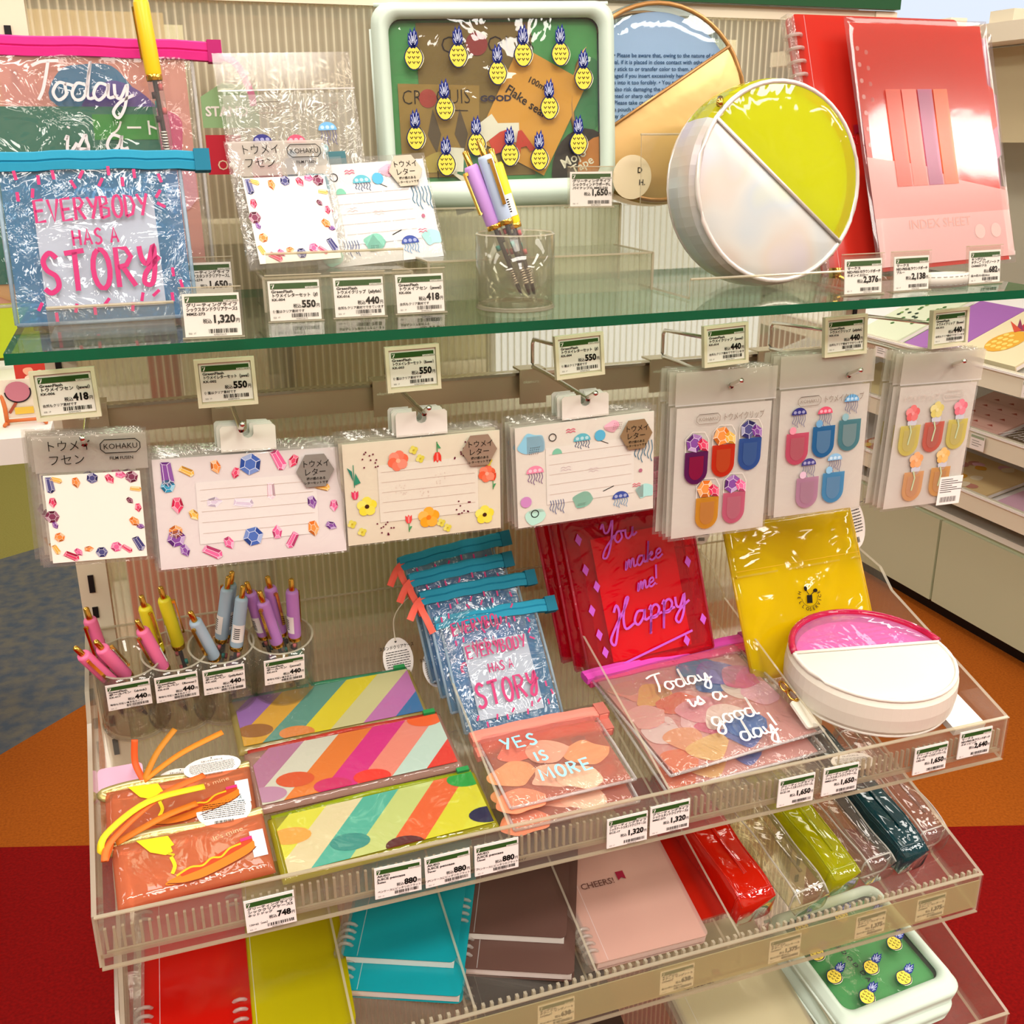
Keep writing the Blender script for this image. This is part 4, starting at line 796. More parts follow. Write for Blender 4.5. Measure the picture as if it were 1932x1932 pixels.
# ------------------------------------------------------------------ round pouches
def round_pouch(label, loc, rot, r, th, split_deg, split_off, leather, filmm, insert, piping, body_leather, text=None, textc='#1b4a74', flat_text=0, half_side=True):
    """drum-shaped pouch; face toward -y, centre at the origin; leather half below the split line"""
    t = thing('round_pouch', label, 'pouch', loc, rot); n = 48; a0 = math.asin(split_off / r)
    yf = -th / 2
    low = rot2(ring(0, 0, r, r, n, pi - a0, 2 * pi + a0, False), split_deg); up = rot2(ring(0, 0, r, r, n, a0, pi - a0, False), split_deg)
    def face(mb, arc, m, y, bulge):      # fan with slight bulge
        c = (sum(p[0] for p in arc) / len(arc), sum(p[1] for p in arc) / len(arc)); K = 6; vs = []; fs = []
        for j in range(K + 1):
            s = j / K
            for p in arc: vs.append((c[0] + (p[0] - c[0]) * s, y - bulge * math.sqrt(max(0, 1 - s ** 2.2)), c[1] + (p[1] - c[1]) * s))
        q = len(arc)
        for j in range(K):
            for i in range(q): k2 = (i + 1) % q; fs.append((j * q + i, j * q + k2, (j + 1) * q + k2, (j + 1) * q + i))
        mb.add(vs, fs, m)
    b = MB(); face(b, low, leather, yf - .0012, .003); b.build('leather_half', t, True)
    b = MB(); face(b, up, filmm, yf - .0012, .004); b.build('window_half', t, True)
    g = MB(); vs = []; fs = []; q = 64
    for j, (rr, yy) in enumerate(((r, yf), (r + .004, yf + th * .15), (r + .005, 0), (r + .004, th * .35), (r, th / 2))):
        vs += [(rr * cos(2 * pi * i / q), yy, rr * sin(2 * pi * i / q)) for i in range(q)]
    def is_up(i): a = (2 * pi * (i + .5) / q - radians(split_deg)); return sin(a) * r > split_off
    for j in range(4):
        for i in range(q):
            k2 = (i + 1) % q; g.add([vs[j * q + i], vs[j * q + k2], vs[(j + 1) * q + k2], vs[(j + 1) * q + i]], [(0, 1, 2, 3)], filmm if (is_up(i) and half_side) else body_leather)
    g.build('gusset', t)
    b = MB(); face(b, up, filmm if half_side else body_leather, th / 2, -.002); face(b, low, body_leather, th / 2, -.002); b.build('back_panel', t, True)
    if insert:
        b = MB(); b.poly([(x * .93, z * .93) for x, z in up], yf + .006, solid(insert, .5), .001); b.build('insert_card', t)
    p = MB(); p.tube([(x, yf - .001, z) for x, z in rot2(ring(0, 0, r, r, n), split_deg)], .0024, piping, 8, True); p.tube([(low[0][0], yf - .003, low[0][1]), (low[-1][0], yf - .003, low[-1][1])], .0018, piping, 6)
    p.tube([(x, th / 2, z) for x, z in ring(0, 0, r, r, n)], .002, piping, 6, True); p.build('piping', t, True)
    if text:
        w = MB(); mm = ink(textc)
        for i, l in enumerate(text[0]): w.text(l, text[1], text[2] - i * text[3], text[4], yf + .0052 if insert else yf - .0062, mm, 'L', 1, 1.05, flat_text)
        w.build('printed_care_text', t)
    return t
CARE = ['• Please be aware that, owing to the nature of the', 'ial, if it is placed in close contact with other materials', 'y stick to or transfer color to them. • A pouch may', 'aged if you insert excessively heavy objects', 's into it too forcibly. • You may damage',
        'also risk damaging the whole p', 'nted or sharp objects into', 'Please take care not t', 'a pouch too stro', 'ay damage', 'e ris']
yp = round_pouch('neon yellow and pearl silver round pouch on the clear easel', (.661, -.112, 1.4565), (-7, 0, 3), .0885, .05, -39.5, .0, iridescent(), film('#eef23e', .5, '#e2e634', .04, .35, 14, 1.2), '#e2e64c', solid('#e6e0d8', .3, metal=.4), iridescent())
b = MB(); b.box((.07, -.02, -.085), (.006, .012, .01), GOLD); b.tube(catmull([(.07, -.024, -.088), (.078, -.03, -.094), (.086, -.03, -.096)], 4), .0022, GOLD, 6); b.tube([(-.066, -.028, .068), (-.06, -.02, .074)], .003, GOLD, 8); b.build('zip_puller', yp, True)
gold = solid('#e2bb7c', .3, metal=.55, bump=.2, bscale=40)
gp = round_pouch('blue and gold round pouch standing behind the mint pouch', (.606, .02, 1.5295), (-6, 0, -4), .093, .04, 31, .008, gold, film('#e6f2fa', .03, '#4aa8dc', .04, .2, 14, 1.2), '#b4c2d6', solid('#b98a54', .3, metal=.5), gold,
                 (CARE, -.046, .044, .0063, .0053), '#1b4468', .5)
tgd = thing('hang_tag', 'cream round card tag lettered D H hanging from the gold pouch', 'tag', (.563, -.03, 1.463))
b = MB(); b.poly(ring(0, 0, .021, n=30), 0, solid('#ead9b4', .6), .0006); b.build('card_disc', tgd)
b = MB(); b.text('D', .0105, .004, .0075, -.0006, INK, 'R', 1); b.text('H.', .014, -.0075, .0075, -.0006, INK, 'R', 1); b.build('lettering', tgd)

# ------------------------------------------------------------------ mint pineapple pouches
def pineapple(mb, x, z, s, deg=0, y=-.0006):
    P = lambda pts: [(x + a * s, z + b * s) for a, b in rot2(pts, deg)]
    body = [(.42 * cos(a) * (1 + .05 * cos(4 * a)), -.42 + .55 * sin(a)) for a in [2 * pi * i / 18 for i in range(18)]]
    mb.poly(P([(a + .09, b - .02) for a, b in body]), y, ink('#f1ecc4')); mb.poly(P([(a * 1.13, -.42 + (b + .42) * 1.1) for a, b in body]), y - .00015, ink('#1b2350')); mb.poly(P(body), y - .0003, ink('#ecd64e'))
    for i in (-1, 0, 1):
        for j in range(3): mb.ribbon(P([(i * .22 - .07, -.12 - j * .24), (i * .22, -.22 - j * .24), (i * .22 + .07, -.12 - j * .24)]), .05 * s, y - .00045, ink('#2a2418'))
    for a, l in ((-38, .55), (36, .6), (-22, .8), (20, .85), (-8, .98), (9, 1.05), (0, .75)):
        mb.poly(P(rot2([(-.11, .05), (.11, .05), (.13, l * .6), (0, l), (-.13, l * .6)], -a * .8, (0, .05))), y - .0003, ink('#1e2f86'))
        mb.ribbon(P(rot2([(0, l * .35), (0, l * .8)], -a * .8, (0, .05))), .035 * s, y - .00045, ink('#c7d0ee'))
def mint_pouch(label, loc, rot, w, h, th, group, fill, pine, ps, pdeg=0, win=(.04, .04, .024, .014)):
    t = thing('window_pouch', label, 'pouch', loc, rot, group); mint = solid('#cbdccd', .45, spec=.35, bump=.12, bscale=30)
    fr = MB(); n = 12; outer = rrect(-w / 2, 0, w / 2, h, .018, 6); x0, x1, z0, z1 = -w / 2 + win[0] * .36, w / 2 - win[1] * .36, win[2], h - win[3]; inner = rrect(x0, z0, x1, z1, .012, 6); q = len(outer); vs = []; fs = []
    rows = [(0, th), (0, th * .55), (0, th * .2), (.1, .004), (.3, -.003), (.62, -.003), (.9, .001), (1, .005)]
    for s, y in rows:
        bul = 1.0 + (.012 if .15 < y / th < .9 else 0)
        vs += [((o[0] + (i[0] - o[0]) * s) * bul, y - .0, h / 2 + ((o[1] + (i[1] - o[1]) * s) - h / 2) * bul) for o, i in zip(outer, inner)]
    for j in range(len(rows) - 1): fs += [(j * q + i, j * q + (i + 1) % q, (j + 1) * q + (i + 1) % q, (j + 1) * q + i) for i in range(q)]
    fs.append(tuple(range(q))); fr.add(vs, fs, mint); fr.build('padded_frame', t, True)
    z = MB(); z.tube([(-w / 2 - .001, th * .55, .02), (-w / 2 - .0015, th * .55, h - .02)], .0018, solid('#dfeee4', .5), 6); z.tube([(w / 2 * .98 * cos(a) , th * .5, h + .0008) for a in (pi, 0)], .0018, solid('#dfeee4', .5), 6); z.build('zip_track', t, True)
    g = MB(); g.poly(inner, .012, solid('#3f9a55', .5), .001); fill(g, x0, z0, x1 - x0, z1 - z0); g.build('contents_card', t)
    f = MB(); f.grid(lambda u, v: (x0 + (x1 - x0) * u, .005 - .0025 * sin(pi * u) * sin(pi * v) + .0006 * sin(u * 19 + v * 11) * sin(v * 23), z0 + (z1 - z0) * v), 26, 20, film('#f2f5ec', .04, '#ffffff', .035, .22, 20, 1.25)); f.build('clear_window', t, True)
    a = MB()
    for u, v in pine: pineapple(a, x0 + u * (x1 - x0), z0 + v * (z1 - z0), ps, pdeg, .0018)
    pd = a.build('pineapple_print', t); return t
def fill_big(g, x, z, w, h):
    P = lambda u, v: (x + u * w, z + v * h); brown = solid('#7a6224', .55)
    g.poly([P(.13, .03), P(.68, .03), P(.68, .985), P(.13, .985)], .0112, brown); g.poly([P(.03, .03), P(.4, .03), P(.42, .6), P(.03, .62)], .0106, solid('#9a7a34', .55))
    g.text('CROQUIS', x + .24 * w, z + .8 * h, .022, .0108, INK, 'L', -1, .95); g.poly(ring(x + .415 * w, z + .855 * h, .0105, n=20), .0104, solid('#8e1a22', .4))
    g.text('CROQUIS', x + .045 * w, z + .49 * h, .019, .0102, INK, 'L', -1, .8); g.poly(ring(x + .17 * w, z + .525 * h, .0085, n=20), .01, solid('#a8322a', .4)); g.ribbon([P(.27, .45), P(.36, .445)], .0008, .01, INK)
    for u in (.19, .32): g.poly([P(u - .03, .3), P(u, .46), P(u + .035, .3), P(u + .01, .18)], .0102, solid('#54432c', .5)); 
    g.poly(ring(x + .25 * w, z + .06 * h, .03, .02, 16, 0, pi, False), .01, solid('#b8a04c', .5)); g.ribbon([P(.2, .07), P(.2, .02)], .0008, .0096, INK); g.ribbon([P(.29, .07), P(.3, .02)], .0008, .0096, INK)
    fl = rot2([P(.46, .1), P(.83, .1), P(.83, .76), P(.46, .76)], -28, P(.66, .36)); fl = clip(fl, x, z, x + w, z + h); g.poly(fl, .0094, solid('#dd9c2e', .5))
    g.text('GOOD', x + .42 * w, z + .5 * h, .0075, .009, ink('#14123a'), 'L', 3, 1.3); g.text('Flake seal', x + .54 * w, z + .56 * h, .0115, .0088, INK, 'L', 1, 1, -34); g.text('100m', x + .65 * w, z + .62 * h, .008, .0088, INK, 'L', 1, 1, -28)
    for k, (u, v, c) in enumerate(((.55, .3, '#f2efe6'), (.6, .22, '#d8402e'), (.66, .28, '#f0ece2'), (.53, .18, '#efe8d8'), (.62, .12, '#2f7a5a'), (.7, .16, '#f2efe6'), (.56, .08, '#3a3834'), (.76, .46, '#f0ece0'), (.58, .7, '#f0ece0'), (.6, .68, '#2c3a2c'))):
        g.poly(rot2([(x + u * w - .011, z + v * h - .009), (x + u * w + .011, z + v * h - .009), (x + u * w + .011, z + v * h + .009), (x + u * w - .011, z + v * h + .009)], 17 * k), .0088 - .0002 * k, ink(c))
    g.text('A', x + .585 * w, z + .17 * h, .026, .0066, ink('#c8321e'), 'L', 4, 1, 12)
    g.poly(clip(ring(x + .93 * w, z + .03 * h, .034, .042, 24), x, z, x + w, z + h), .0092, solid('#15120f', .35)); g.poly(clip(ring(x + 1.0 * w, z + .03 * h, .022, .034, 24), x, z, x + w, z + h), .009, solid('#c87a2a', .4)); g.text('Mojo', x + .82 * w, z + .06 * h, .013, .0086, ink('#efe8d8'), 'L', 1, 1, 28); g.text('Tape', x + .87 * w, z + .02 * h, .012, .0086, ink('#efe8d8'), 'L', 1, 1, 28)
mint_pouch('large mint padded pouch with pineapple window standing on the tall riser', (.437, .0, 1.438), (-5, -1, -11), .23, .184, .034, 'mint pineapple pouches', fill_big,
    [(.11, .82), (.32, .83), (.505, .72), (.63, .83), (.81, .83), (.92, .68), (.245, .51), (.1, .33), (.75, .5), (.24, .16), (.39, .28), (.55, .21), (.695, .18), (.89, .27)], .0185)

# ------------------------------------------------------------------ ring notebooks and index sheets
def ring_notebook(label, loc, rot, w, h, th, cover, page, group, rings_top=False, title=None, cov_film=True, titlec='#c8283c', nr=4, spread=1.0, tv=None):
    """cover sheets, page block, clear spine with snap rings; spine on the -x side"""
    t = thing('ring_notebook', label, 'notebook', loc, rot, group)
    b = MB(); b.box((w * .012, 0, h / 2 - .0012), (w * .93, th * .84, h * .975), solid(page, .7, spec=.1)); b.build('page_block', t)
    for nm, y in (('front_cover', -th / 2 - .0006), ('back_cover', th / 2 + .0006)):
        c = MB(); p = rrect(-w / 2, 0, w / 2, h, .006, 4); c.poly(p, y, cover, .0007); c.ribbon([(-w / 2 + .017, .001), (-w / 2 + .017, h - .001)], .0008, y - .0002, film('#ffffff', .35, '#ffffff')); co_ = c.build(nm, t); fc_ = co_ if nm == 'front_cover' else fc_
    s = MB(); s.poly(rrect(-w / 2 - .007, 0, -w / 2 + .003, h, .002, 3), -th / 2 - .001, film('#f0efe8', .18, '#f4f2ea', .08, .3, 60), th + .002); s.build('clear_spine', t)
    for grp in (0, 1):
        for k in range(nr):
            z = h * (.08 + .05 * k * spread) if grp == 0 else h * (.92 - .05 * k * spread)
            r = MB(); r.tube([(-w / 2 + .003 + .0085 * cos(a), (th / 2 + .004) * sin(a), z) for a in [2 * pi * i / 12 for i in range(12)]], .0019, film('#f1ece6', .3, '#f8f4ee', .06, 0, 1), 7, True); r.build('snap_ring', t, True)
    if title:
        q = MB(); q.text(title, -w / 2 + title_x(w), h * (tv or .5), .0125 if h > .25 else .0105, -th / 2 - .0018, ink(titlec), 'L', .4, 1); u = -w / 2 + title_x(w) + .044; hv = h * ((tv or .5) + .075); q.poly([(u, hv), (u + .009, hv), (u + .009, hv - .011), (u + .0045, hv - .008), (u, hv - .011)], -th / 2 - .0018, ink('#8c1430')); q.build('title_print', fc_)
    return t
def title_x(w): return .02
CORAL = film('#f4604a', .3, '#f0604c', .12, .15, 6, 1.3)
ring_notebook('coral ring notebook with clear rings standing on the glass shelf behind the index sheets', (.9, -.04, GT), (-18, -1, 8), .245, .272, .008, CORAL, '#f0b0a4', 'coral ring notebooks on glass', title='CHEERS!')
def index_pack(label, loc, rot, w, h, cols, title, group):
    t = thing('index_sheet_pack', label, 'index sheets', loc, rot, group)
    b = pillow(w, h, .003, film('#f6f2f0', .04, '#ffffff', .06, .04, 8, 1.1), .004, 12, 12); b.build('clear_bag', t, True)
    for k, c in enumerate(cols):
        m = MB(); x0 = -w / 2 + .006 + .012 * k; z1 = h - .006 - .004 * k
        pts = [(x0, .004), (w / 2 - .012, .004), (w / 2 - .012, h * (.55 - .12 * k))] + [(w / 2 - .004, h * (.57 - .12 * k)), (w / 2 - .004, h * (.72 - .12 * k)), (w / 2 - .012, h * (.74 - .12 * k))] + [(w / 2 - .012, z1), (x0, z1)]
        m.poly(pts, -.0008 + .0005 * k, film(c, .62, c, .15, 0, 1))
        for j in range(14): m.poly(ring(x0 + .006, .02 + j * (z1 - .03) / 14, .0026, n=10), -.0013 + .0005 * k, film('#ffffff', .5, '#f8d0c8', .15, 0, 1))
        m.build('index_sheet', t)
    q = MB()
    q.poly([(-w / 2 + .004, h * .03), (w / 2 - .004, h * .03), (w / 2 - .004, h * .22), (-w / 2 + .004, h * .22)], -.0023, film('#fff0ee', .6, '#fbdcd6', .2, 0, 1)); q.poly([(-w / 2 + .004, h * .22), (w / 2 - .004, h * .22), (w / 2 - .004, h * .3), (w * .1, h * .36), (-w * .1, h * .42), (-w / 2 + .004, h * .46)], -.0021, film('#ffdcd6', .6, '#f6c0b8', .2, 0, 1))  # title strip; the pale pink also paints in the reflection across the bottom
    q.text(title, -w / 2 + .05, h * .17, .014, -.0025, ink('#e89a90'), 'L', 0, 1.1)
    for u in (.74, .86): q.poly(ring(-w / 2 + u * w, h * .14, .008, n=16), -.0025, ink('#f0a8a0'))
    for u, c in ((.2, '#ee7a5c'), (.31, '#f69a84'), (.42, '#c87aa0'), (.53, '#ee8a4c')): q.poly([(-w / 2 + u * w, h * .34), (-w / 2 + (u + .1) * w, h * .34), (-w / 2 + (u + .1) * w, h * .72), (-w / 2 + u * w, h * .72)], -.0026, film(c, .45, c, .2, 0, 1))
    if 'lilac' in label: q.poly(ring(-w / 2 + .2 * w, h * .26, .009, n=18), -.003, ink('#c888a4')); q.text('4', -w / 2 + .2 * w, h * .26 - .004, .012, -.0034, PAPER, 'C', 1)
    q.build('title_strip_and_reflection', t); return t
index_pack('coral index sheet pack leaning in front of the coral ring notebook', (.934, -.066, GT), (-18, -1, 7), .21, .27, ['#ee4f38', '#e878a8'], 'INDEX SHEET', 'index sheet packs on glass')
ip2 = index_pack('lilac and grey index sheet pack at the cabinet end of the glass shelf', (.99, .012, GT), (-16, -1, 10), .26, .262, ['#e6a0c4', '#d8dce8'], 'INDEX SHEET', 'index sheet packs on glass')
ln = thing('strap_loop', 'grey stitched leather strap loop lying on the glass shelf', 'strap', (.826, -.178, GT)); b = MB()
lp = [(.031 * cos(a), .011 * sin(a)) for a in [2 * pi * i / 28 for i in range(28)]]; vs = []; fs = []
for x, y in lp: vs += [(x, y, .0), (x, y, .0125), (x * .93, y * .82, .0125), (x * .93, y * .82, 0)]
for i in range(28):
    j = (i + 1) % 28; fs += [(4 * i + k, 4 * i + (k + 1) % 4, 4 * j + (k + 1) % 4, 4 * j + k) for k in range(4)]
b.add(vs, fs, solid('#cfc8bc', .55)); b.build('leather_band', ln, True); b = MB()
for i in range(28):
    x, y = lp[i]; x2, y2 = lp[(i + 1) % 28]
    for z in (.0022, .0103): b.tube([(x * 1.01, y * 1.02, z), (x + (x2 - x) * .6, y * 1.02 + (y2 - y) * .6, z)], .0003, GREY, 4)
b.build('stitching', ln)
hc = thing('header_card', 'green lettered card over a red card hanging behind the sticky notes', 'card', (.182, .02, 1.47)); b = MB()
b.poly([(-.02, .04), (.03, .04), (.03, .075), (.0, .078), (-.02, .066)], 0, solid('#8fb480', .6), .0006); b.text('STAND', -.017, .05, .0115, -.0005, PAPER, 'L', 2); b.poly([(-.019, 0), (.012, 0), (.012, .034), (-.019, .034)], 0, solid('#c01830', .5), .0006); b.text('OC', -.011, .004, .0125, -.0005, solid('#e8c8a8', .5), 'L', 0); b.build('printed_card', hc)

# ------------------------------------------------------------------ pen cups on the upper tray
def tilt_point(base, deg, p):
    a = radians(deg); x, y, z = p; return (base[0] + x, base[1] + y * cos(a) - z * sin(a), base[2] + y * sin(a) + z * cos(a))
CUPS = [(.0395, 'first', 'pink drink pens', ['ボールペン（drink）', 'KK-017'], [('#e8709c', (-.012, .0, .004), (-.03, .012, .136)), ('#e8709c', (.012, -.004, .004), (-.042, -.022, .118)), ('#e8709c', (.018, .008, .004), (-.024, -.02, .12))]),
        (.083, 'second', 'pink and yellow flower pens', ['ボールペン（flower）', 'KK-018'], [('#e8709c', (.006, -.01, .004), (-.03, -.01, .13)), ('#eadb2c', (-.006, .006, .004), (-.024, .014, .14)), ('#eadb2c', (.014, .008, .004), (-.006, .02, .143))]),
        (.127, 'third', 'pale blue jellyfish pens', ['ボールペン（jellyfish）', 'KK-020'], [('#a9bfd0', (.01, .0, .004), (-.026, -.014, .134)), ('#a9bfd0', (-.012, .006, .004), (.014, .02, .145)), ('#a9bfd0', (.002, -.008, .004), (.026, .008, .14)), ('#a9bfd0', (-.008, .012, .004), (.018, .026, .146))]),
        (.185, 'fourth', 'lilac jewel pens', ['ボールペン（jewel）', 'KK-019'], [('#bf82cc', (.01, -.004, .004), (-.018, -.002, .138)), ('#bf82cc', (.012, .006, .004), (-.008, .014, .143)), ('#bf82cc', (.014, -.006, .004), (.014, .006, .142)), ('#bf82cc', (-.002, .01, .004), (-.028, .016, .138))])]
for cx, nth, what, ln, pens in CUPS:
    base = (cx, -.022, tz1(-.022) + .0006); T = 13
    cup('%s clear pen cup on the upper tray, holding %s' % (nth, what), base, (T, 0, 0), .032, .08, 'pen cups on the upper tray')
    for k, (c, a, d) in enumerate(pens):
        pen('%s pen with gold button, %s one standing in the %s cup' % ({'#e8709c': 'pink', '#eadb2c': 'yellow', '#a9bfd0': 'pale blue', '#bf82cc': 'lilac'}[c], ['first', 'second', 'third', 'fourth'][k], nth), c, tilt_point(base, T, a), tilt_point(base, T, d), 'pens in the tray cups', 60 * k + 10, k != 0 or nth != 'third')
    p = tilt_point(base, T, (-.002, -.0334, .046))
    price_card('stick', p, [GF] + ln, '440', '動物も可愛い●多色タイプ', 'price card 440 yen stuck on the %s pen cup' % nth, (T, 0, 3), len(what), .98)

# ------------------------------------------------------------------ flat pen cases on the upper tray
FLAT = -74.9
def oval_tag(label, loc, rot, rx, rz, cord=None, dark=True):
    t = thing('hang_tag', label, 'tag', loc, rot, 'white oval paper tags'); b = MB(); b.poly(ring(0, 0, rx, rz, 28), 0, PAPER, .0005)
    b.text('スタンドクリアケース', 0, rz * .5, rz * .2, -.0004, INK, 'C', 1, .8)
    for k in range(8):
        z = rz * (.36 - .11 * k); l = rx * .8 * math.sqrt(max(.1, 1 - (z / rz) ** 2)); u = -l
        while u < l - .001: w = random.choice((.001, .002, .003)); b.ribbon([(u, z), (min(u + w, l), z)], rz * .035, -.0004, INK); u += w + .0005
    for k in range(14): b.ribbon([(-rx * .35 + k * rx * .05, -rz * .8), (-rx * .35 + k * rx * .05, -rz * .6)], rx * (.03 if k % 3 else .016), -.0004, INK)
    b.poly(ring(0, rz * .82, rz * .05, n=10), -.0004, BLACK); b.build('card_oval', t)
    if cord: c = MB(); c.tube(catmull(cord, 5), .0006, solid('#e6dcc6', .6), 5); c.build('cord', t)
    return t
def hotdog_case(label, loc, rot, ribbons):
    w, h = .129, .06; t = thing('pen_case', label, 'pen case', loc, rot, 'orange clear pen cases'); c = film('#fbb494', .4, '#f49a6e', .05, .4, 24, 1.2)
    pillow(w, h, .016, c, .012, wave=.0005, seed=9).build('clear_body', t, True)
    z = MB(); g = solid('#c9b878', .3, metal=.5, bump=.5, bscale=220); pth = catmull([(-w / 2 + .004, 0, h - .006), (-w / 2 - .001, 0, h + .001), (-w / 4, -.001, h + .004), (w / 4, .001, h + .001), (w / 2, 0, h + .003)], 6)
    z.tube(pth, .0052, g, 8, flat=.7); z.tube([(x, y - .003, q) for x, y, q in pth], .001, solid('#f0e6b8', .4), 5); z.build('zip_band', t, True)
    a = MB(); y = -.0088
    a.poly(catmull([(-.022, .012), (0, .018), (.045, .031), (.051, .026), (.046, .02), (.01, .008), (-.02, .007), (-.026, .009)], 4), y, ink('#d8741e')); a.ribbon(catmull([(-.024, .009), (0, .006), (.04, .017), (.052, .024)], 5), .0008, y - .0002, ink('#6a2a10'))
    a.poly(catmull([(-.014, .0165), (.01, .022), (.044, .034), (.05, .032), (.045, .028), (.01, .0165), (-.012, .0125)], 4), y - .0002, ink('#b8401c')); a.ribbon([(-.016, .014), (-.004, .019), (.006, .018), (.014, .023), (.022, .022), (.03, .028), (.04, .03)], .0018, y - .0004, ink('#f0b020'), 4); a.ribbon([(.04, .033), (.05, .034)], .003, y - .0005, ink('#d03070'))
    a.poly([(-.044, .056), (-.018, .054), (-.014, .044), (-.017, .043), (-.016, .038), (-.022, .036), (-.034, .042)], y, ink('#e6d21e')); a.ribbon([(-.02, .037), (-.015, .034)], .0022, y - .0002, ink('#b8a818')); a.ribbon([(-.018, .033), (-.016, .024), (-.019, .017)], .003, y - .0003, ink('#e6d21e'), 4)
    a.text('It’s mine', .018, .039, .0065, y, ink('#f2b088'), 'L', 0, 1.2, 8); a.build('hot_dog_print', t)
    s = MB(); s.poly([(w / 2 - .016, .014), (w / 2 - .004, .014), (w / 2 - .004, .04), (w / 2 - .016, .04)], -.0087, solid('#c8d4da', .5)); s.build('paper_label', t)
    for c2, pts in ribbons: r = MB(); r.tube(catmull(pts, 6), .0034, solid(c2, .6), 6, flat=.22); r.build('pull_ribbon', t, True)
    return t
def up(x, y): return (x, y, tz1(y))
hotdog_case('orange clear hot dog pen case lying nearest the tray front', (.08, -.244, tz1(-.244) + .0105), (FLAT + 8, 1, 4),
    [('#e8d21e', [(-.064, -.004, .062), (-.072, -.012, .05), (-.066, -.02, .062), (-.03, -.03, .078), (.018, -.026, .084)]), ('#f0702a', [(-.064, -.004, .062), (-.07, -.014, .04), (-.062, -.016, .058), (-.02, -.028, .082), (.02, -.02, .1)]), ('#e07818', [(-.06, -.006, .06), (-.02, -.014, .07), (.01, -.012, .078)])])
hotdog_case('orange clear hot dog pen case half covered by the nearer one', (.073, -.184, tz1(-.184) + .0125), (FLAT + 3, 0, 0),
    [('#ee5a20', [(-.03, -.004, .064), (-.036, -.012, .08), (-.034, -.03, .092)]), ('#c8801c', [(-.03, -.004, .064), (-.016, -.018, .082), (.002, -.026, .1)]), ('#f08a20', [(-.03, -.004, .064), (.004, -.02, .074), (.044, -.026, .086)])])
tag_pink = MB(); tag_pink.poly(rrect(-.02, 0, .02, .032, .004), 0, solid('#e8b0cc', .5), .004); tp = tag_pink.build('pink_note_block'); place(tp, (.022, -.118, tz1(-.118) + .002), (-60, 0, 0)); tag(tp, 'pale pink card standing behind the orange pen cases', 'card')
oval_tag('white oval tag lying on the zip of the farther orange case', (.104, -.125, tz1(-.125) + .022), (-70, 0, 0), .026, .0125)
oval_tag('white oval tag peeping from under the upper oval tag', (.074, -.126, tz1(-.126) + .016), (-66, 8, 0), .02, .012)
oval_tag('white half-round tag sticking up behind the nearest orange case zip', (.109, -.177, tz1(-.174) + .0215), (FLAT, 4, 0), .024, .02)

def stripe_case(label, loc, rot, w, h, base, bands, ends, zipc, seed):
    t = thing('pen_case', label, 'pen case', loc, rot, 'striped flat pen cases'); pillow(w, h, .013, film(base, .4, base, .05, .35, 22, 1.25), .012, wave=.0004, seed=seed, nv=14).build('clear_body', t, True)
    a = MB(); y = -.0072; x = -w / 2 - .05; n = len(bands); bw = (w + .075) / n
    for i, c in enumerate(bands):
        x0 = x + i * bw; sk = h * 1.05
        p = clip([(x0, -.002), (x0 + bw, -.002), (x0 + bw + sk, h + .002), (x0 + sk, h + .002)], -w / 2 + .0055, .0045, w / 2 - .0055, h - .0045)
        if p: a.poly(p, y, solid(tint(c, -.13), .22, spec=.5))
    for u, v, c in ends:
        p = clip(rot2(ring(u * w - w / 2, v * h, bw * .52, bw * .27, 20), -8, (u * w - w / 2, v * h)), -w / 2 + .0055, .0045, w / 2 - .0055, h - .0045)
        if p: a.poly(p, y - .0003, solid(c, .22, spec=.5))
    a.build('stripe_print', t)
    f = MB(); f.grid(lambda u, v: (-w / 2 + .006 + (w - .012) * u, -.0079 - .0006 * sin(u * 17 + seed) * sin(v * 9) * sin(pi * u) * sin(pi * v), .005 + (h - .01) * v), 20, 8, film('#ffffff', .02, '#ffffff', .035, .3, 20, 1.3)); f.build('gloss_skin', t, True)
    z = MB(); z.tube([(-w / 2 + .004, -.003, h - .001), (0, -.004, h + .001), (w / 2 - .004, -.003, h - .001)], .0028, film(zipc, .5, zipc, .1, .3, 60), 8, flat=.7); z.build('zip_band', t, True)
    z = MB(); z.box((w / 2 - .012, -.006, h + .001), (.012, .004, .005), solid('#2c8a4a', .4)); z.build('zip_puller', t); return t
stripe_case('striped pen case with green, yellow and pink bands lying farthest up the tray', (.226, -.1, tz1(-.1) + .008), (FLAT, 0, 2), .192, .074, '#e4d488', ['#9a6ab0', '#e0a838', '#5f9a88', '#e8d428', '#d6cf96', '#c878b8', '#3f78b0', '#2a3a78'], [(.1, .3, '#8a5a2a'), (.3, .12, '#c87838')], '#58b488', 1)
stripe_case('striped pen case with magenta, orange and red bands in the middle', (.236, -.177, tz1(-.177) + .012), (FLAT, 0, 2.5), .198, .076, '#e0b8a8', ['#b8789a', '#d8d4c0', '#e87a2c', '#dc2484', '#ee8a78', '#c4dccf', '#e83a30', '#e02c28'], [(.2, .34, '#c04a24'), (.36, .12, '#b81a58'), (.55, .12, '#d82c24'), (.9, .88, '#d8541c'), (.06, .2, '#a87894')], '#e85a48', 2)
stripe_case('striped pen case with yellow, teal and orange bands nearest the tray front', (.248, -.25, tz1(-.25) + .0085), (FLAT, 0, 3), .2, .072, '#dcd640', ['#dcd83c', '#e0d0a0', '#4fb09a', '#c4cf7a', '#e4602c', '#d6d22c', '#d8d83a', '#1a1a44'], [(.32, .3, '#2c7c72'), (.55, .06, '#4a1218'), (.93, .84, '#1c8a34'), (.08, .6, '#e8903c'), (.96, .2, '#12123a')], '#c4d428', 3)

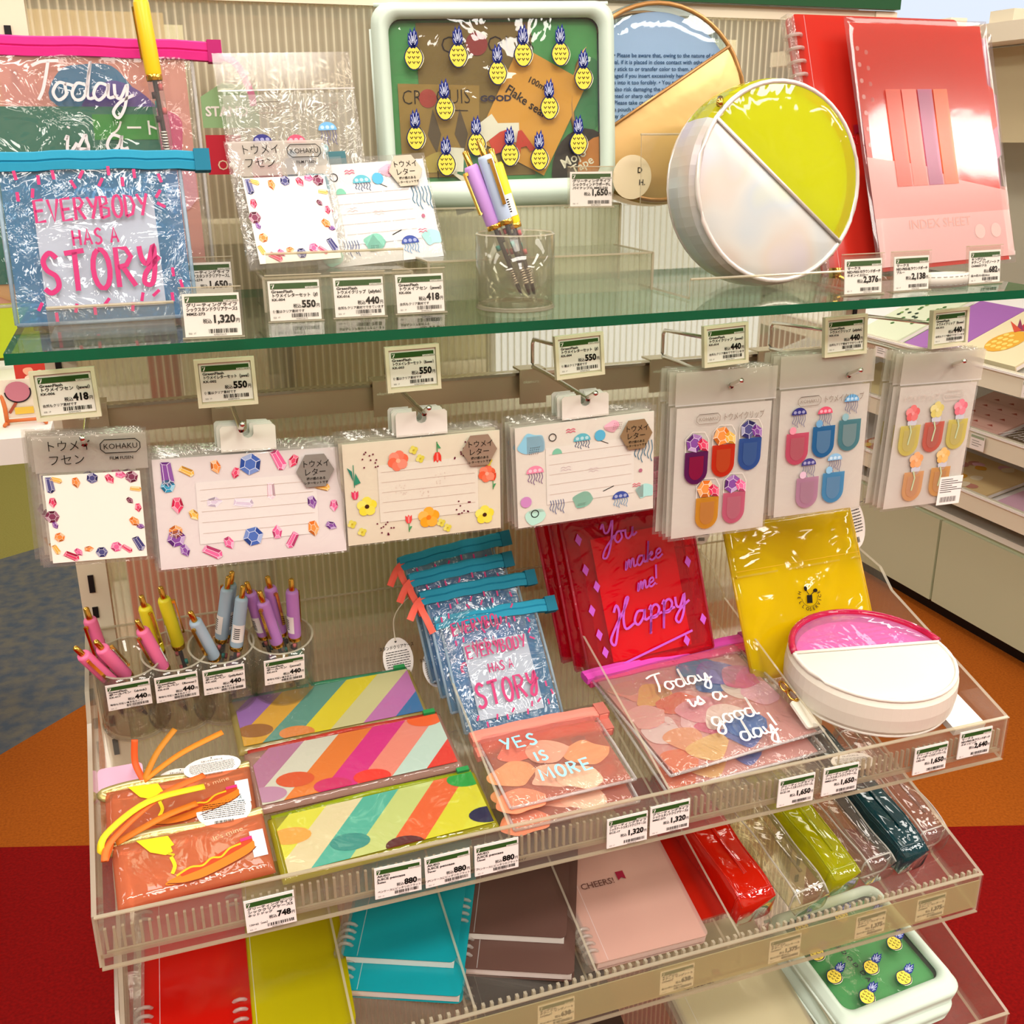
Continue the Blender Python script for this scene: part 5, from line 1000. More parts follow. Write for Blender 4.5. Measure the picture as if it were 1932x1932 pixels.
# ------------------------------------------------------------------ blue story pouches, salmon, red, clear, yellow and white pouches
s0 = story_pouch('front blue story zip pouch of four with teal zips on the upper tray', (.405, -.124, tz1(-.124) + .004), (-40, 1, 4), .109, .118, 'blue story pouches on the tray', .022, False)
for k in (1, 2, 3):
    c = story_pouch('blue story pouch with coral ribbon, %s from the tray front' % ORD[k], (.4 - .004 * k, -.124 + .026 * k, tz1(-.124 + .026 * k) + .004 + .006), (-38 + 5 * k, 1 - k, 4 + 2 * k), .106, .118 + .004 * k, 'blue story pouches on the tray', .008 + .012 * (k % 2), True)
oval_tag('white oval tag on a long cord left of the blue story pouches', (.31, -.012, tz1(-.012) + .012), (-16, -4, -4), .0165, .024, [(0, 0, .02), (.002, -.002, .045), (.016, -.004, .062), (.03, -.004, .068)])
oval_tag('white oval tag half behind the divider by the blue story pouches', (.343, -.04, tz1(-.04) + .016), (-30, 6, 20), .014, .02)
def caps_pouch(label, loc, rot, w, h, group, front):
    t = thing('zip_pouch', label, 'pouch', loc, rot, group); pillow(w, h, .012, PVC, .012, wave=.0009, seed=15).build('clear_body', t, True)
    b = MB(); y = .002; b.poly([(-w / 2 + .003, .003), (w / 2 - .003, .003), (w / 2 - .003, h), (-w / 2 + .003, h)], y, film('#f39a80', .5, '#f2957c', .1, .3, 30, 1))
    for i, c in enumerate(['#ee8866', '#f4b498', '#f0986a', '#e8745e', '#f6c4a4', '#ee9a6c', '#f2a68c']): blob(b, ((i * .41) % 1 - .5) * w * .8, (.12 + .8 * ((i * .29) % 1)) * h * .9, .017, c, i, y - .0003 - .0001 * i, 1.4)
    b.build('marbled_back', t)
    if front:
        a = MB(); m = solid('#9fdcf0', .3); letter(a, 'YES', CAPS, -.03, h * .68, .015, .0026, m, -.0092, .3, slope=-.02); letter(a, 'IS', dict(CAPS, I=(.1, [[(.05, 1), (.05, 0)]])), -.016, h * .44, .0125, .0024, m, -.0092, .3)
        letter(a, 'MORE', dict(CAPS, M=(.8, [[(0, 0), (.08, 1), (.4, .3), (.72, 1), (.8, 0)]])), .0, h * .18, .015, .0027, m, -.0092, .3, slope=.03); a.build('printed_lettering', t)
    zip_bar(t, w, h, '#f08a7c', .012, .0135, .003); seam(t, w, h, film('#ffffff', .35, '#ffffff', .05, .6, 60)); return t
y1 = caps_pouch('top salmon zip pouch lettered in pale blue lying on the tray', (.425, -.238, tz1(-.238) + .02), (FLAT - 3, 1, 3), .13, .098, 'salmon zip pouches', True)
caps_pouch('salmon zip pouch directly under the lettered one', (.424, -.25, tz1(-.25) + .0068), (FLAT, 0, 1), .128, .1, 'salmon zip pouches', False)
def happy_pouch(label, loc, rot, w, h, front):
    t = thing('zip_pouch', label, 'pouch', loc, rot, 'red happy zip pouches'); pillow(w, h, .008, film('#f42c50', .22, '#ea1444', .05, .5, 22, 1.1), .01, wave=.0008, seed=23).build('clear_body', t, True)
    i = MB(); i.poly([(-w * .3, h * .08), (w * .33, h * .06), (w * .33, h * .8), (-w * .3, h * .82)], -.0005, solid('#f04a9c', .5), .001); i.build('insert_card', t)
    if front:
        a = MB(); m = solid('#c65ad0', .35); y = -.0062
        for s, u, v, z in (('You', -.1, .76, .026), ('make', .06, .6, .023), ('me!', .06, .46, .022), ('Happy', .04, .25, .034)): letter(a, s, SCR, u * w, v * h, z, .0022 if z < .03 else .0028, m, y, .02, smooth=4, slope=.12, shear=.15)
        a.ribbon([(-w * .28, h * .06), (0, h * .1), (w * .34, h * .15)], .0026, y, m, 5)
        for u, v in ((-.4, .84), (-.39, .66), (-.33, .55), (-.4, .42), (-.38, .27), (-.36, .16), (.42, .82), (.4, .56), (.44, .2), (.28, .1)): a.poly([(u * w - .004, v * h), (u * w, v * h - .007), (u * w + .004, v * h), (u * w, v * h + .007)], y, m)
        a.build('printed_lettering', t)
    zip_bar(t, w, h, '#d8487c', .01, .013); seam(t, w, h, film('#f08090', .45, '#ee6078', .05, .6, 60)); return t
happy_pouch('front red zip pouch with lilac You make me Happy lettering', (.588, -.072, tz1(-.072) + .001), (-15, -7, -3), .152, .19, True)
happy_pouch('second red zip pouch leaning behind the lettered red one', (.578, -.054, tz1(-.054) + .001), (-13, -7, -3), .152, .192, False)
happy_pouch('third red zip pouch at the back of the red pouches', (.568, -.036, tz1(-.036) + .001), (-12, -8, -3), .15, .194, False)
tg1 = script_pouch('top clear zip pouch with pink zip and white today lettering on the tray', (.617, -.235, tz1(-.235) + .021), (FLAT - 5, 0, 6), .19, .165, '#d84cb4', 'brushed zip pouches on the tray')
script_pouch('clear brushed zip pouch lying under the lettered one with the pink zip', (.612, -.242, tz1(-.242) + .0065), (FLAT - 1, 0, 3), .188, .168, '#d8487c', 'brushed zip pouches on the tray', full=False)
yw = thing('zip_pouch', 'bright yellow clear pouch with black round stamp leaning at the tray back', 'pouch', (.772, -.122, tz1(-.122) + .001), (-27, -1, 0)); YF = film('#fbe63a', .55, '#fbe010', .045, .35, 14, 1.2)
pillow(.17, .178, .009, YF, .012, wave=.0008, seed=31).build('clear_body', yw, True)
b = MB(); b.box((0, .0, .118), (.166, .0104, .0022), film('#f8ea60', .5, '#f6e250')); b.ribbon([(-.082, .124), (.082, .124)], .0006, -.0056, ink('#e0b820')); b.build('fold_seam', yw)
a = MB(); y = -.0062; r = .0155; cx, cz = .004, .082
for i, ch in enumerate('HELLO'): an = radians(150 + 24 * i); a.text(ch, cx + r * cos(an), cz + r * sin(an), .0055, y, INK, 'C', 1, 1, 150 + 24 * i + 90)
for i, ch in enumerate('SERVICE'): an = radians(262 + 19 * i); a.text(ch, cx + r * cos(an), cz + r * sin(an), .0055, y, INK, 'C', 1, 1, 262 + 19 * i + 90)
a.ribbon(ring(cx, cz, .0105, n=20, a0=pi, a1=2 * pi, close=False), .0005, y, INK); a.poly([(cx - .0045, cz - .006), (cx + .0025, cz - .007), (cx + .004, cz + .002), (cx - .003, cz + .003)], y, INK); a.ribbon([(cx, cz + .003), (cx - .003, cz + .009)], .0009, y, INK); a.ribbon([(cx + .002, cz + .002), (cx + .008, cz + .006)], .0009, y, INK)
a.poly(ring(cx - .003, cz + .0105, .0022, .003, 10), y, INK); a.poly(ring(cx + .0092, cz + .0065, .003, .0022, 10), y, INK)
letter(a, 'Chalkboy', {**{k: v for k, v in SCR.items()}, 'C': (.55, [[(.5, .85), (.3, 1), (.05, .6), (.1, .1), (.35, 0), (.55, .2)]]), 'h': (.46, [[(0, 0), (.12, .98), (.02, .1), (.2, .42), (.3, .3), (.28, .04), (.46, .1)]]), 'l': (.24, [[(0, .1), (.16, .98), (.06, .2), (.12, 0), (.26, .12)]]), 'b': (.42, [[(0, .1), (.14, .98), (.04, .1), (.2, 0), (.3, .24), (.14, .4), (.44, .3)]])}, .016, .044, .016, .0011, INK, y, .03, smooth=4, shear=.2); a.build('stamp_print', yw)
for x in (-.085, .085): z = MB(); z.tube([(x, 0, .002), (x, 0, .177)], .0018, film('#f4d820', .7, '#eec818'), 6); z.build('side_seam', yw, True)
oval_tag('white oval tag hanging behind the yellow pouch at the cabinet side', (.868, -.03, tz1(-.03) + .112), (-18, -8, 0), .0185, .034)
oval_tag('kraft oval tag above the white one behind the yellow pouch', (.858, -.02, tz1(-.02) + .14), (-14, 5, 0), .017, .032)
round_pouch('white and pink round pouch lying at the cabinet end of the tray', (.79, -.186, tz1(-.186) + .044), (-84, 0, 0), .085, .042, -9, .012, solid('#dcd5ca', .4, spec=.4), film('#fa9ad8', .5, '#fa9ad8', .04, .5, 18, 1.2), '#f8b4e0', solid('#e6dfd4', .4), solid('#e0d8ca', .42),
    (CARE[:6], -.045, .056, .0085, .0052), '#a02a80', 0, False)
b = MB(); b.tube([(.0855 * cos(a_), -.024, .0855 * sin(a_)) for a_ in [radians(0 + 162 * i / 24) for i in range(25)]], .004, film('#e82c6c', .5, '#e83070', .05, .3, 30, 1.2), 8); o = b.build('pink_rim', None, True); o.parent = [q for q in bpy.data.objects if q.name.startswith('round_pouch')][-1]
oval_tag('white oval tag lying flat before the white round pouch', (.728, -.252, tz1(-.252) + .003), (FLAT, 8, 0), .024, .012)
oval_tag('small white oval tag peeping out beside the red happy pouches', (.664, -.03, tz1(-.03) + .13), (-14, 6, 0), .012, .019)
kc = thing('key_strap', 'small white strap with gold clasp hanging by the white round pouch', 'strap', (.697, -.19, tz1(-.19) + .03), (-60, 20, 30)); b = MB()
b.poly(rrect(-.009, -.034, .009, 0, .003), 0, solid('#efe9dd', .45), .003); b.build('leather_tab', kc); b = MB(); b.tube([(.006 * cos(a_), 0, .007 + .008 * sin(a_)) for a_ in [2 * pi * i / 14 for i in range(14)]], .0014, GOLD, 6, True); b.tube([(.005 * cos(a_), .003, .02 + .007 * sin(a_)) for a_ in [2 * pi * i / 14 for i in range(14)]], .0014, GOLD, 6, True); b.lathe([(0, 0), (.0035, 0), (.0028, .0012), (0, .0015)], GOLD, 12); b.build('gold_clasp', kc, True)
wc = MB(); wc.box((0, 0, .004), (.04, .05, .008), WHITE); o = wc.build('white_box'); place(o, (.877, -.225, tz1(-.225) + .004), (15, 0, 0)); tag(o, 'small white box behind the tray front at the cabinet end', 'box')

# ------------------------------------------------------------------ price cards on the tray fronts
GL = 'グリーティングライフ'
for x, z, ln, pr, nt_, lab in (
    (.1345, .878, [GL, 'シッククリアケースS', 'ホットドッグ'], '748', '130×65（mm）', 'price card 748 yen below the orange hot dog cases'),
    (.243, .881, ['AIUEO', 'JUICE pencase', 'Relax'], '880', 'ペンケースにピッタリのフラットタイプ', 'price card 880 yen, first of three below the striped cases'),
    (.288, .881, ['AIUEO', 'JUICE pencase', 'Fever'], '880', 'ペンケースにピッタリのフラットタイプ', 'price card 880 yen, middle of three below the striped cases'),
    (.333, .881, ['AIUEO', 'JUICE pencase', 'Usual'], '880', 'ペンケースにピッタリのフラットタイプ', 'price card 880 yen, last of three below the striped cases'),
    (.461, .878, [GL, 'シックアートスタンドクリアケースS', 'ECZ-17'], '1,320', '', 'price card 1,320 yen, first of two below the salmon pouches'),
    (.505, .881, [GL, 'シックスタンドクリアケースS', 'MMZ-273'], '1,320', '', 'price card 1,320 yen, second of two below the salmon pouches'),
    (.643, .879, [GL, 'シックアートスタンドクリアケースL', 'ECZ-18'], '1,650', '', 'price card 1,650 yen, first of two below the clear brushed pouches'),
    (.694, .88, [GL, 'シックスタンドクリアケースL', 'MMZ-274'], '1,650', '', 'price card 1,650 yen, second of two below the clear brushed pouches'),
    (.804, .88, [GL, 'チョークボーイスタンドケースL', 'CBZ-05'], '1,650', '', 'price card 1,650 yen below the white round pouch'),
    (.859, .887, ['マークス', 'NEO-P003-PKラウンドポーチ', 'ネオンピンク'], '2,640', '', 'price card 2,640 yen at the cabinet end of the upper tray')):
    price_card('stick', (x, TF - .0052, z), ln, pr, nt_, lab, (0, random.uniform(-1, 1), 0), int(x * 1000), 1.02)
for x, pr, lab in ((.392, '638', 'price card 638 yen behind the frosted strip below the brown notebooks'), (.523, '638', 'price card 638 yen behind the frosted strip below the pale notebook'), (.649, '1,375', 'price card 1,375 yen behind the frosted strip below the red pen case'),
    (.756, '1,375', 'price card 1,375 yen behind the frosted strip below the yellow pen case'), (.835, '1,375', 'price card 1,375 yen behind the frosted strip below the teal pen case')):
    price_card('stick', (x, TF - .0046, .6845), ['キングジム', 'チアーズ リングノート' if pr == '638' else 'チアーズ ペンケース', 'CH9855T'], pr, '幅105×奥75×高230mm', lab, (0, 0, 0), int(x * 999), .95)

# ------------------------------------------------------------------ ring notebooks and pen cases on the lower tray
def nb(label, x, y, rz, w, h, cov, page, lift, title=None, th=.0115, rx=FLAT, titlec='#8c1430', group='ring notebooks on the lower tray', nr=4):
    a = radians(rz); c = (x + w / 2 * cos(a), y + w / 2 * sin(a)); zz = tz2(y) + lift
    return ring_notebook(label, (c[0], c[1], zz - SLOPE * 0 + SLOPE * (c[1] - y)), (rx, 0, rz), w, h, th, cov, page, group, title=title, titlec=titlec, nr=nr, tv=.5)
BROWN = solid('#5a4038', .35, spec=.4); TEAL = solid('#0a8d97', .3, spec=.5)
nb('red ring notebook with clear rings at the left end of the lower tray', -.0 + .012, -.205, -3, .1, .18, film('#f02c1c', .5, '#e02014', .08, .1, 10, 1.2), '#e84a34', .006)
nb('yellow ring notebook with clear rings on the lower tray', .098, -.225, -3, .108, .2, film('#e6e01c', .5, '#d8d018', .08, .1, 10, 1.2), '#e8e27a', .006)
nb('lower teal ring notebook with white page edge', .198, -.19, -24, .12, .17, TEAL, '#f4f2ec', .0066)
nb('upper teal ring notebook lying on the other teal one', .204, -.166, -24, .116, .15, TEAL, '#f4f2ec', .0185)
nb('lower brown ring notebook with white page edge', .318, -.2, -24, .115, .18, BROWN, '#f4f0ea', .0066)
nb('upper brown ring notebook lying on the other brown one', .324, -.172, -24, .112, .16, BROWN, '#f4f0ea', .0185)
nb('pale clear ring notebook with a dark flag mark beside the red folder', .447, -.238, -1, .132, .17, film('#f6e4dc', .35, '#f2dcd2', .08, .1, 8, 1.2), '#efd6ca', .008, 'CHEERS!', titlec='#5a3a34')
b = MB(); b.poly(rrect(-.03, 0, .03, .2, .004), 0, film('#ee3a24', .6, '#e4301c', .08, .1, 10, 1.1), .003); o = b.build('red_folder'); place(o, (.592, -.214, tz2(-.214) + .003), (FLAT, 0, 3)); tag(o, 'flat red clear folder between pale notebook and red pen case', 'folder')
def block_case(label, x, y, rz, w, l, hgt, m, seed, sag=.003):
    """shiny soft box-shaped pen case lying on the slope, near end at (x, y)"""
    t = thing('pen_case', label, 'pen case', (x, y, tz2(y) + .001), (FLAT, 0, rz), 'shiny clear pen cases'); b = MB(); r = random.Random(seed); N = 20; sec0 = rrect(-w / 2, 0, w / 2, hgt, .008, 4); q = len(sec0); vs = []; fs = []; p1, p2 = r.uniform(0, 6), r.uniform(0, 6)
    for i in range(N + 1):
        u = i / N; k = .9 + .1 * math.sqrt(sin(pi * min(max(u, .02), .98))); zz = l * (u + .012 * sin(pi * u))
        for x_, y_ in sec0:
            d = sag * (sin(u * 9 + p1 + x_ * 60) * .5 + sin(u * 17 + p2) * .3) * (1 if y_ > hgt * .5 else 0)
            vs.append((x_ * k, -(y_ * (k if u > .06 else .82 + u * 2) + d), zz))
    for i in range(N): fs += [(i * q + j, i * q + (j + 1) % q, (i + 1) * q + (j + 1) % q, (i + 1) * q + j) for j in range(q)]
    fs += [tuple(range(q - 1, -1, -1)), tuple(range(N * q, N * q + q))]; b.add(vs, fs, m); b.build('soft_body', t, True)
    s = MB()
    sm = film('#ffffff', .5, '#f4f2ea', .05, 0, 1, 2) if 'clear' in label else m
    for i in (1, N - 1): s.tube([vs[i * q + j] for j in range(q)], .0012, sm, 6, True)
    for j in (q // 8, 3 * q // 8): s.tube([vs[i * q + j] for i in range(N + 1)], .0011, sm, 6)
    s.build('welded_seam', t, True); z = MB(); z.tube([(0, -hgt - .001, l * .16), (0, -hgt - .0015, l * .95)], .0022, m, 6, flat=.5); z.build('zip_track', t, True); return t
SH = dict(rough=.03, bump=.7, bscale=17, gloss=2.4)
block_case('red shiny block pen case nearest the pale notebook', .64, -.228, 6, .05, .19, .042, film('#f8301c', .6, '#f4260c', **SH), 1)
block_case('clear shiny pen case between the red and yellow ones', .706, -.236, 5, .045, .18, .034, film('#f1f0dc', .06, '#f4f2e0', **SH), 2)
block_case('neon yellow shiny pen case on the lower tray', .757, -.224, 5, .042, .19, .036, film('#e8ec10', .42, '#dfe410', **SH), 3)
block_case('clear shiny pen case between the yellow and teal ones', .806, -.222, 5, .043, .19, .034, film('#f2f2ec', .05, '#ffffff', **SH), 4)
block_case('dark teal shiny pen case on the lower tray', .852, -.22, 5, .042, .2, .04, film('#0c7480', .45, '#06606c', **SH), 5)
b6 = block_case('clear pinkish pen case at the cabinet end of the lower tray', .894, -.206, 3, .04, .18, .038, film('#f4e8e4', .07, '#ffffff', **SH), 6)

# ------------------------------------------------------------------ lowest tray
def nb3(label, x, y, rz, w, h, cov, page, lift, title=None, titlec='#4a3a34'):
    return ring_notebook(label, (x, y, tz3(y) + lift), (FLAT, 0, rz), w, h, .01, cov, page, 'ring notebooks on the lowest tray', title=title, titlec=titlec, tv=.62)
nb3('white ring notebook on the lowest tray beside the mint pouches', .662, -.27, 0, .15, .2, film('#f4f0dc', .45, '#f0ead2', .08, .1, 8, 1.2), '#f2ecd8', .008, 'CHEERS!')
nb3('dark brown ring notebook in the shade of the lowest tray', .43, -.26, -3, .17, .2, solid('#3a2a22', .4), '#d8d0c4', .008)
nb3('clear red ring notebook at the left end of the lowest tray', .09, -.26, 0, .16, .2, film('#e83c2c', .5, '#d83020', .1, .1, 10), '#e06a54', .008)
def fill_small(g, x, z, w, h): g.text('G O O D  D A Y', x + .36 * w, z + .66 * h, .0085, .0108, ink('#14223a'), 'L', 1, 1.1, -84)
p3 = mint_pouch('top mint window pouch with pineapple print lying on the lowest tray', (.835, -.268, tz3(-.268) + .052), (FLAT - 4, 0, 4), .17, .165, .022, 'mint pineapple pouches', fill_small,
    [(.2, .92), (.62, .9), (.88, .78), (.16, .62), (.16, .36), (.52, .32), (.88, .46), (.3, .08), (.72, .12)], .019, -62)
c = copy_thing(p3, 'mint window pouch lying under the top one on the lowest tray'); c.location = (.83, -.268, tz3(-.268) + .0275)

# ------------------------------------------------------------------ aisle shelving at the cabinet side
sb = thing('stock_cabinet', 'cream low cabinet with two flush doors under the slanted aisle shelves', 'cabinet', (2.45, 1.4, 0)); cm = solid('#bfc3a2', .45)
b = MB(); b.box((.19, -.1, .2), (.38, 3.4, .3), cm); b.build('body', sb); b = MB(); b.box((.2, -.1, .025), (.34, 3.4, .05), BLACK); b.build('plinth', sb)
for k, (a0, a1) in enumerate(((-1.75, -.9), (-.895, .125), (.13, 1.15), (1.155, 1.55))): b = MB(); b.box((-.006, (a0 + a1) / 2, .195), (.012, a1 - a0 - .006, .28), solid('#c3c8a8', .35)); b.build('door', sb)
b = MB(); b.box((.19, -.1, .358), (.4, 3.4, .018), solid('#e6ebdf', .4)); b.build('cabinet_top', sb)
def aisle_shelf(z, x, slope, label):
    t = thing('slanted_shelf', label, 'shelf', (x, 1.4, z), group='slanted aisle shelves'); b = MB(); a = math.atan(slope)
    b.add([(0, -1.6, 0), (0, 1.2, 0), (.4, 1.2, .4 * slope), (.4, -1.6, .4 * slope), (0, -1.6, -.02), (0, 1.2, -.02), (.4, 1.2, .4 * slope - .02), (.4, -1.6, .4 * slope - .02)], [(0, 1, 2, 3), (7, 6, 5, 4), (0, 3, 7, 4), (1, 5, 6, 2), (2, 6, 7, 3)], WHITE); b.build('board', t)
    b = MB(); b.box((-.008, -.2, .008), (.012, 2.8, .062), solid('#e6dfc8', .4)); b.box((-.016, -.2, .034), (.006, 2.8, .006), WHITE); b.build('price_rail', t)
    for yy in (-.75, .1, .7): b = MB(); b.poly([(.1, .1 * slope - .022), (.4, .4 * slope - .022), (.4, -.05), (.37, -.05)], yy - .004, BLACK, .008); b.build('support_arm', t)
    return t
SHS = [(.86, 2.3, .42), (.655, 2.36, .3), (.45, 2.4, .22)]
for k, (z, x, s) in enumerate(SHS): aisle_shelf(z, x, s, '%s slanted white shelf on the aisle unit above the cream cabinet' % ['upper', 'middle', 'lower'][k])
ub = MB(); ub.box((2.86, 1.2, 1.0), (.04, 3.2, 1.55), solid('#cfc8b2', .6)); tag(ub.build('unit_back'), 'beige back board of the aisle shelving unit', 'board')
def shelf_item(k, y, d, w, h, col, label, cat='notebook', art=None, name='notebook', up_=.0):
    z, x, s = SHS[k]; t = thing(name, label, cat, (x + d, y, z + s * d + .004 + up_)); a = math.atan(s)
    t.rotation_mode = 'XYZ'; t.rotation_euler = (0, -a, 0)
    b = MB(); b.box((h / 2, 0, .008), (h, w, .016), solid(col, .45)); b.build('cover', t)
    p = MB(); p.box((h / 2 + .002, 0, .006), (h - .003, w + .001, .009), PAPER); p.build('page_block', t)
    if art:                       # art drawn in (u toward the rack = x flipped, v up the slope)
        m = MB(); art(m); m.v = [(v_ + h / 2, -u_, .0165 - yy) for u_, yy, v_ in m.v]; m.build('cover_art', t)
    return t
def art_pine(m):
    m.poly(ring(-.02, -.06, .05, .062, 20), -.0004, ink('#e0a83a'))
    for k in range(14): m.poly(ring(-.05 + .02 * (k % 4), -.095 + .022 * (k // 4), .008, n=8), -.0006, ink('#f2d470'))
    for k in range(9): a_ = radians(30 + 15 * k); m.poly([(-.02 + .018 * cos(a_ + .6), -.01 + .018 * sin(a_ + .6)), (-.02 + .1 * cos(a_), -.01 + .1 * sin(a_)), (-.02 + .018 * cos(a_ - .6), -.01 + .018 * sin(a_ - .6))], -.0008 - k * 1e-5, ink(('#b82c44', '#8a3a5a', '#d0503a')[k % 3]))
def art_dots(m):
    for k in range(22): m.poly(ring(random.uniform(-.08, .08), random.uniform(-.08, .08), .007, n=8), -.0004 - k * 1e-5, ink(random.choice(('#4a7a3a', '#1e3a24', '#7aa050'))))
def art_red(m):
    for k in range(16): blob(m, random.uniform(-.09, .09), random.uniform(-.07, .07), .022, random.choice(('#c81e28', '#f0c8a0', '#e86a7c', '#f4e6cc', '#3a2420', '#e07a30')), k, -.0004 - k * 2e-5)
def art_net(m):
    for k in range(-5, 6):
        m.ribbon([(k * .018 - .05, -.08), (k * .018 + .05, .08)], .0022, -.0004, PAPER); m.ribbon([(k * .018 + .05, -.08), (k * .018 - .05, .08)], .0022, -.0005, PAPER)
        m.ribbon([(-.09, k * .015), (.09, k * .015)], .0015, -.0006, PAPER)
def art_pink(m):
    for i in range(3):
        for j in range(4): p = (-.06 + i * .06, -.07 + j * .045); m.poly([(p[0] - .012, p[1]), (p[0], p[1] + .01), (p[0] + .012, p[1])], -.0004, ink('#b0503c'))
    for i in range(4): m.ribbon([(-.09, -.085 + i * .045), (.09, -.085 + i * .045)], .001, -.0005, ink('#c88a80'))
def art_gold(m):
    for k in range(18): blob(m, random.uniform(-.09, .09), random.uniform(-.08, .08), .018, random.choice(('#e8c468', '#e8b4c4', '#d89a30', '#f0e0c0', '#c88a78')), k + 40, -.0004 - k * 2e-5)
shelf_item(0, 1.8, .03, .2, .3, '#dfe8c8', 'green dotted notebook on the upper aisle shelf', art=art_dots)
shelf_item(0, 1.57, .03, .19, .3, '#a468b4', 'plain purple notebook on the upper aisle shelf')
shelf_item(0, 1.32, .02, .24, .32, '#e8dcb4', 'cream notebook with red pineapple on the upper aisle shelf', art=art_pine, up_=.02)
shelf_item(0, 1.03, .01, .24, .2, '#c8505a', 'red patterned notebook on the upper aisle shelf', art=art_red)
shelf_item(1, 1.42, .02, .24, .22, '#e2b4a4', 'pink card pack with small bows on the middle aisle shelf', 'card', art_pink, 'card_pack')
shelf_item(1, 1.16, .02, .22, .2, '#6a5a44', 'brown notebook with white lattice on the middle aisle shelf', art=art_net)
shelf_item(1, .95, .0, .18, .2, '#1c2234', 'navy folder at the near end of the middle aisle shelf', 'folder', None, 'folder')
shelf_item(1, 1.95, .02, .24, .2, '#e8d8a0', 'cream notebook at the far end of the middle aisle shelf')
shelf_item(2, 1.5, .02, .3, .2, '#e4c890', 'gold floral notebook on the lower aisle shelf', art=art_gold)
shelf_item(2, 1.2, .0, .2, .2, '#e2b8cc', 'pink ring-bound notebook on the lower aisle shelf')
shelf_item(2, .97, .0, .12, .16, '#f0e6e0', 'red and white striped notebook on the lower aisle shelf', art=lambda m: [m.ribbon([(-.06, -.07 + k * .022), (.06, -.05 + k * .022)], .009, -.0004, ink('#c81e2c')) for k in range(6)])
shelf_item(2, 1.85, .02, .24, .2, '#c87a50', 'brown notebook at the far end of the lower aisle shelf', art=art_gold)
n_ = 0
for k, ys in enumerate(((1.71, 1.1), (1.86, 1.32, .95), (1.55, 1.0))):
    for j, y in enumerate(ys):
        z, x, s = SHS[k]; b = MB(); b.poly([(-.028, -.022), (.028, -.022), (.028, .022), (-.028, .022)], 0, PAPER, .001); b.poly([(-.026, .012), (.026, .012), (.026, .02), (-.026, .02)], -.0004, ink('#9fae90'))
        for q in range(3): b.ribbon([(-.02, .004 - q * .007), (.008 + .01 * (q % 2), .004 - q * .007)], .0018, -.0004, ink('#8a857c'))
        o = b.build('shelf_price_card'); o.rotation_euler = (0, 0, -pi / 2); o.location = (x - .022, y, z + .004); tag(o, 'small white price card on the %s aisle shelf edge, %s from the far end' % (['upper', 'middle', 'lower'][k], ['first', 'second', 'third'][j]), 'price card', 'aisle shelf price cards')
tp_ = thing('overhead_shelf', 'cream overhead shelf top of the aisle unit behind the coral notebooks', 'shelf', (2.45, 1.3, 1.77)); b = MB(); b.box((.18, -.1, .0), (.42, 3.0, .05), solid('#e6dcc4', .5)); b.build('board', tp_); b = MB(); b.box((.1, -.1, -.16), (.02, 3.0, .26), solid('#cdbf98', .5)); b.build('fascia', tp_)
for k, (y, c) in enumerate(((2.1, '#e8e2d0'), (1.85, '#efe8d6'), (1.6, '#e2d8c0'))): b = MB(); b.box((0, 0, .018), (.06, .09, .036), solid(c, .5)); o = b.build('white_box'); o.location = (2.5, y, 1.796); tag(o, '%s cream box on top of the aisle unit' % ['far', 'middle', 'near'][k], 'box', 'boxes on the aisle unit')
wl = thing('wall_lightbox', 'long white glowing wall panel beyond the aisle unit', 'lamp', (5.9, 3.2, 2.05)); b = MB(); b.box((0, 0, 0), (.08, 7.5, 1.2), WHITE); b.build('housing', wl); b = MB(); b.box((-.05, 0, .0), (.02, 7.4, 1.14), glow('#e6f0ff', 1.15)); b.build('diffuser', wl); b = MB(); b.box((-.065, 0, .08), (.012, 7.4, .018), solid('#8c98b4', .5)); b.build('joint_strip', wl)

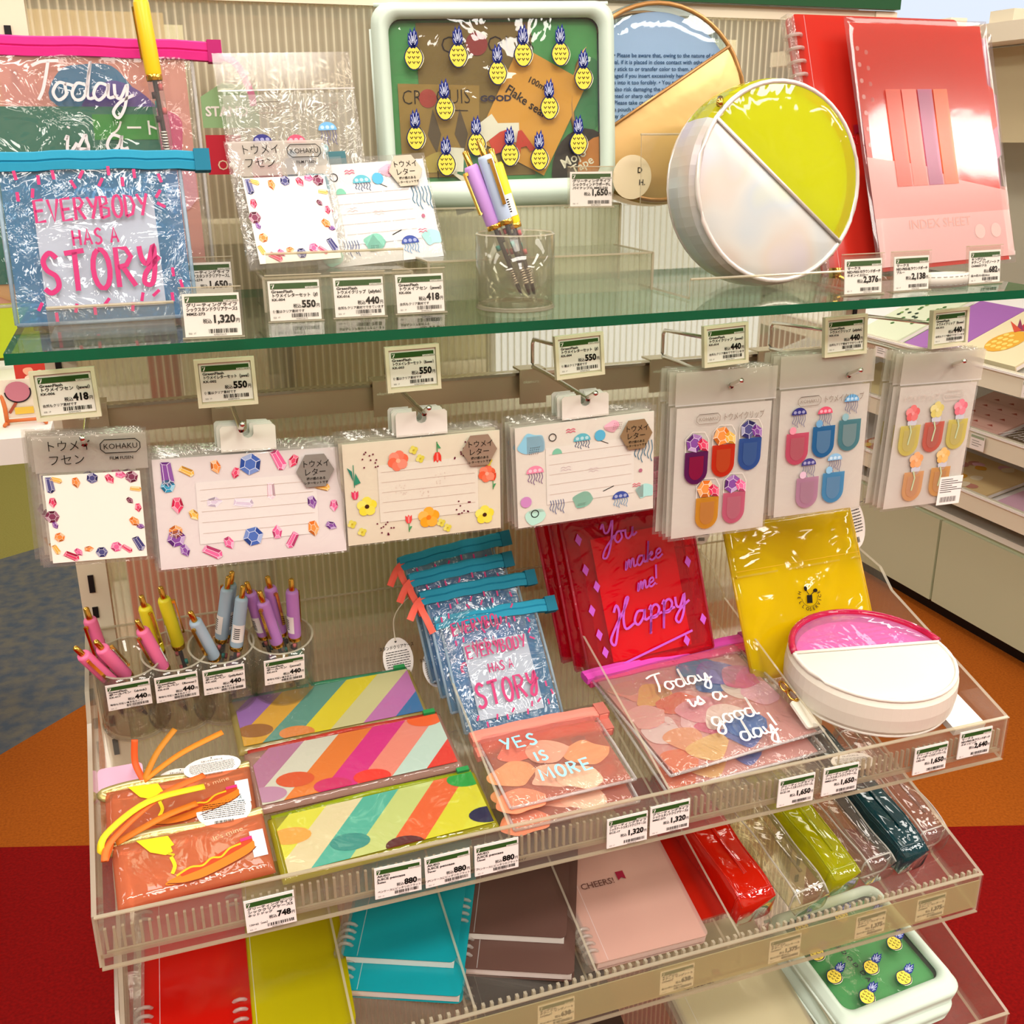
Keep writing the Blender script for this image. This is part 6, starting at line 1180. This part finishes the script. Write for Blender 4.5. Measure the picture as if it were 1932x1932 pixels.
# ------------------------------------------------------------------ toy table beyond the open end of the rack
tt = thing('toy_table', 'white table with thick top beyond the open end of the rack', 'table', (-.62, 1.75, 0)); b = MB(); b.box((0, 0, .8945), (1.0, .9, .055), WHITE); b.build('table_top', tt)
for x in (-.44, -.1):
    for y in (-.4, .4): b = MB(); b.box((x, y, .4335), (.05, .05, .867), WHITE); b.build('leg', tt)
tf = thing('picture_stand', 'orange wooden stand with a pink fish picture on the white table', 'picture stand', (-.176, 1.42, .922)); b = MB(); w_ = solid('#d8743a', .5); tf.scale = (.75, .75, .75)
for x in (-.045, .055): b.tube([(x, 0, 0), (x, 0, .05), (x - .01, .02, .13)], .006, w_, 8)
b.tube([(-.05, 0, .012), (.06, 0, .012)], .005, w_, 8); b.tube([(-.05, -.03, .006), (-.045, .03, .006)], .005, w_, 8); b.tube([(.06, -.03, .006), (.055, .03, .006)], .005, w_, 8); b.build('wooden_frame', tf, True)
b = MB(); b.poly([(-.05, .02), (.05, .02), (.045, .13), (-.055, .13)], .004, solid('#f0e4d0', .6), .004); b.poly(ring(-.005, .095, .034, .03, 20), -.0002, ink('#c87c8c')); b.ribbon(ring(-.005, .095, .034, .03, 20, pi, 2.1 * pi, False), .004, -.0006, ink('#2a2026')); b.ribbon([(-.012, .066), (-.035, .035)], .008, -.0006, ink('#a8503a')); b.poly([(-.02, .03), (.03, .03), (.03, .05), (-.02, .05)], -.0002, ink('#e8c04a')); b.build('picture', tf)
rb = thing('toy_box', 'red patterned toy box behind the wooden picture stand', 'box', (-.158, 1.53, .922)); b = MB(); b.box((0, 0, .08), (.09, .05, .16), solid('#c8382c', .5)); b.build('carton', rb); rb.scale = (.7, .7, .7); b = MB()
for k in range(9): blob(b, random.uniform(-.03, .03), random.uniform(.02, .14), .014, random.choice(('#f0d8c0', '#e86a40', '#a81c20', '#f2b090')), k, -.0254 - 1e-5 * k)
b.build('carton_print', rb)
lp_ = MB(); lp_.box((-.75, 2.1, 1.35), (1.25, .03, .8), solid('#b4c41e', .6)); tag(lp_.build('lime_panel'), 'lime green upright panel behind the white toy table', 'panel')
